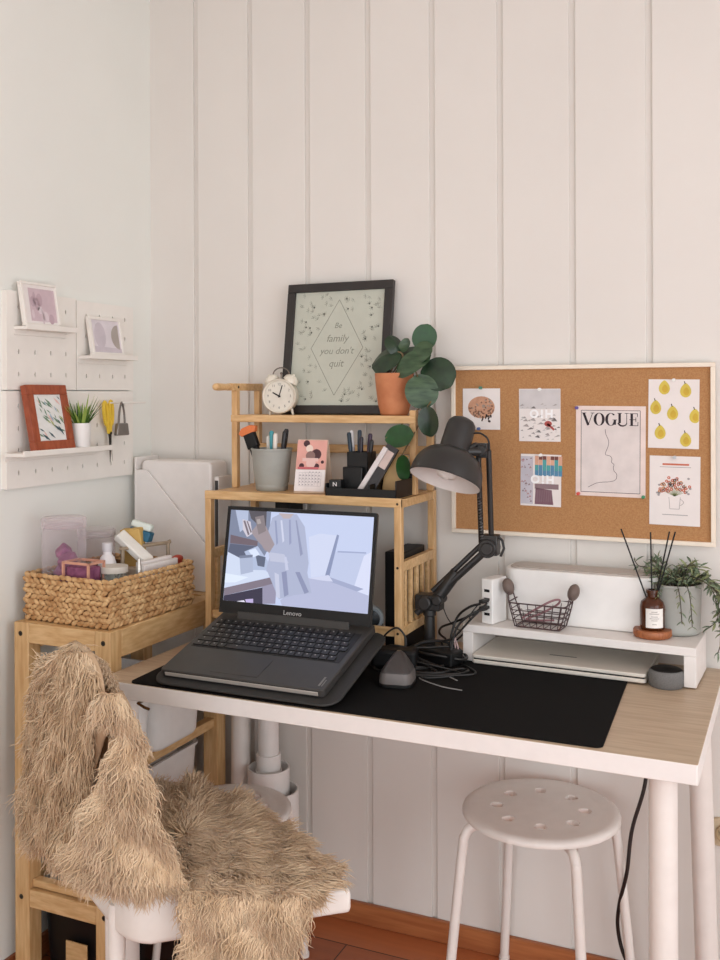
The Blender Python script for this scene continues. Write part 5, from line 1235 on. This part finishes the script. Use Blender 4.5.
SHEETS = [(sheet(LROWS, 14, .012, nL, 3, .004, 1), nL, 2600, 'L'), (sheet(RROWS, 10, .015, nR, 3, .003, 2), nR, 2300, 'R'), (sheet(SROWS, 16, .012, (0, 0, 1), 4, .004, 3), V((0, 0, 1)), 4300, 'S'), (sheet(DROWS, 10, .012, nD, 3, .003, 4), nD, 2000, 'D'), (sheet(IROWS, 10, .0, nI, 3, .003, 5), nI, 500, 'I'), (sheet(TROWS, 10, .008, (0, 0, 1), 3, .002, 8), V((-.2, -.5, .84)), 900, 'T'), (sheet(EROWS, 10, .0, (0, 0, 1), 3, .002, 9), V((.35, -.6, .7)), 900, 'D')]
tf = thing('fur_throw', 'shaggy beige faux fur throw draped over the white chair', 'throw', (.56, -.67, .47))
o2 = V((.56, -.67, .47))
b = MB()
for G, n, c, k in SHEETS: b.grid([[p - o2 - V(n).normalized() * .007 for p in r] for r in G])
b.build('hide', HIDE, tf, solid=.004)
fl = MB(); FLAP = [((0.547, -0.874, 0.733), (0.558, -0.868, 0.733)), ((0.543, -0.876, 0.703), (0.563, -0.866, 0.703)), ((0.533, -0.881, 0.668), (0.554, -0.871, 0.667)), ((0.514, -0.89, 0.624), (0.536, -0.879, 0.624))]
fl.grid([[p - o2 for p in r] for r in sheet(FLAP, 4, .006, nR, 3, 0, 7)]); fl.build('folded_edge', mat('fur_folded_hide', (184, 152, 120), .85), tf, solid=.004, label='smooth folded hide edge')

rng = np.random.default_rng(3)
def strands(G, nrm, count, kind):
    G = np.array([[tuple(p) for p in r] for r in G]); H, Wn = G.shape[:2]
    # even sampling by face area
    a = G[1:, :-1] - G[:-1, :-1]; c = G[:-1, 1:] - G[:-1, :-1]; ar = np.linalg.norm(np.cross(a, c), axis=2).ravel(); ar /= ar.sum()
    idx = rng.choice(len(ar), count, p=ar); i = idx // (Wn - 1); j = idx % (Wn - 1); s = rng.random(count); q = rng.random(count)
    p = G[i, j] * ((1 - s) * (1 - q))[:, None] + G[i + 1, j] * (s * (1 - q))[:, None] + G[i, j + 1] * ((1 - s) * q)[:, None] + G[i + 1, j + 1] * (s * q)[:, None]
    uu = (j + q) / (Wn - 1); vv = (i + s) / (H - 1)
    n = np.tile(np.array(nrm, float), (count, 1))
    if kind == 'T':
        d = np.array([[.25, -.35, -.75]]) + np.array([[.9, -.45, 0]]) * ((uu - .45) * 2)[:, None]
    elif kind in 'LDI': d = np.tile(np.array([0, 0, -1.0]), (count, 1)) + np.array([[.45, -.23, 0]]) * ((uu - .5) * .7)[:, None]
    elif kind == 'R': d = np.array([[0, 0, -1.0]]) + np.array([[.8, .4, 0]]) * ((uu - .62) * 1.1)[:, None]
    else:
        cc = np.array([.56, -.66, .475]); d = (p - cc); d[:, 2] = 0; d /= (np.linalg.norm(d, axis=1)[:, None] + 1e-6); d = d * .75 + np.array([[.75, -.30, 0]]) * .55
    if kind == 'L':
        topm = np.clip(1 - vv * 5, 0, 1)[:, None]; d = d * (1 - topm) + topm * (np.array([[.9, -.45, -.2]]) * ((uu - .4) * 2)[:, None] + np.array([[0, 0, -.5]]))
    # clumped direction noise
    wv = np.stack([np.sin(p @ np.array([60, 31, 47]) + k * 2.1) + np.sin(p @ np.array([-35, 70, 52]) * 1.3 + k) for k in range(3)], 1) * .22
    d = d + wv + rng.normal(0, .16, (count, 3)); d /= np.linalg.norm(d, axis=1)[:, None]
    L = rng.uniform(.026, .048, count) * (1.1 if kind in 'LRD' else 1.0)
    r0 = np.where(rng.random(count) < .6, rng.uniform(.0011, .0018, count), rng.uniform(.0006, .0010, count))
    K = 8
    side = np.cross(d, n); side /= np.linalg.norm(side, axis=1)[:, None] + 1e-9
    ph = p @ np.array([90, 60, 80]) + rng.normal(0, .7, count); fr = rng.uniform(6.0, 10.5, count) * (1.0 if kind != 'S' else .65); am = rng.uniform(.0022, .0052, count)
    lift = rng.uniform(.2, .55, count) * (.7 if kind == 'S' else 1.0); pts = []
    for k in range(K):
        u = k / (K - 1)
        h = lift * (u * (1 - .62 * u)) * 2.0
        pp = p + d * (L * u)[:, None] + n * (L * .38 * h)[:, None] + side * (am * np.sin(ph + fr * u) * min(1, u * 2.5))[:, None] + np.array([0, 0, -1.0])[None] * (L * u * u * (.10 if kind == 'S' else .06))[:, None]
        if kind == 'S':
            inside = (uu > .04) & (uu < .96) & (vv > .04)
            pp[:, 2] = np.where(inside, np.maximum(pp[:, 2], p[:, 2] - .002), pp[:, 2])
        pts.append(pp)
    pts = np.stack(pts, 1)
    if kind in 'LRT':                      # the fold that stays open at the corner of the backrest
        A_, B_ = np.array([.550, -.887, .732]), np.array([.512, -.895, .630]); ab = B_ - A_
        w_ = None; rel = pts - A_; tt = np.clip((rel @ ab) / (ab @ ab), 0, 1); dd = pts - (A_ + tt[..., None] * ab); dd[..., 1] *= .25
        keep = (np.linalg.norm(dd, axis=2) - .024 + .011 * tt).min(1) > 0
        pts = pts[keep]; n = n[keep]; r0 = r0[keep]; count = len(pts)
    taper = np.array([.8, 1.0, 1.0, .95, .85, .7, .45, .1])
    t_ = np.gradient(pts, axis=1); t_ /= np.linalg.norm(t_, axis=2)[..., None] + 1e-9
    a1 = np.cross(t_, n[:, None, :]); a1 /= np.linalg.norm(a1, axis=2)[..., None] + 1e-9; a2 = np.cross(t_, a1)
    M = 3; vs = np.zeros((count, K, M, 3))
    for m in range(M):
        an = 2 * PI * m / M
        vs[:, :, m] = pts + (a1 * math.cos(an) + a2 * math.sin(an)) * (r0[:, None] * taper[None])[..., None]
    vs = vs.reshape(-1, 3) - np.array(o2)
    base = (np.arange(count) * K * M)[:, None, None]
    kk = np.arange(K - 1)[None, :, None] * M; mm = np.arange(M)[None, None, :]; m2 = (np.arange(M)[None, None, :] + 1) % M
    fs = np.stack([base + kk + mm, base + kk + m2, base + kk + M + m2, base + kk + M + mm], -1).reshape(-1, 4)
    return vs, fs
VS, FS, off = [], [], 0
for G, n, c, k in SHEETS:
    v, f = strands(G, tuple(n), int(c * 3.3), k); VS.append(v); FS.append(f + off); off += len(v)
VS = np.concatenate(VS); FS = np.concatenate(FS)
me = bpy.data.meshes.new('pile'); me.vertices.add(len(VS)); me.vertices.foreach_set('co', VS.ravel()); me.loops.add(FS.size); me.loops.foreach_set('vertex_index', FS.ravel().astype(np.int32))
me.polygons.add(len(FS)); me.polygons.foreach_set('loop_start', np.arange(0, FS.size, 4, dtype=np.int32)); me.polygons.foreach_set('loop_total', np.full(len(FS), 4, np.int32))
me.update(calc_edges=True); me.validate(); me.shade_smooth(); me.materials.append(FURM)
o = bpy.data.objects.new('pile', me); COL.objects.link(o); o.parent = tf; o['kind'] = 'stuff'

# ------------------------------------------------------------------ light
w = bpy.data.worlds.new('world'); S.world = w; w.use_nodes = True
bg = w.node_tree.nodes['Background']; bg.inputs[0].default_value = lin((226, 234, 246)); bg.inputs[1].default_value = 1.6
def area(name, loc, rot, sx, sy, power, c):
    l = bpy.data.lights.new(name, 'AREA'); l.shape = 'RECTANGLE'; l.size = sx; l.size_y = sy; l.energy = power; l.color = c
    o = bpy.data.objects.new(name, l); COL.objects.link(o); o.location = loc; o.rotation_euler = rot; o['kind'] = 'helper'
    return o
area('window_daylight_right', (RX + .14, -2.35, 1.17), (0, PI / 2, 0), 2.2, 2.85, 40, (.97, .99, 1.0))
area('rear_fill_light', (1.8, RY - .14, 1.17), (PI / 2, 0, 0), 2.55, 2.2, 30, (.97, .99, 1.0))  # added soft fill from behind the camera for back wall and desk underside
vs = S.view_settings
S.display_settings.display_device = 'sRGB'
vs.view_transform = 'Standard'; vs.look = 'None'; vs.gamma = 1.0; vs.exposure = 0.08; vs.use_curve_mapping = False
try:
    S.cycles.max_bounces = 10; S.cycles.diffuse_bounces = 5; S.cycles.transparent_max_bounces = 12; S.cycles.use_denoising = True
except Exception: pass
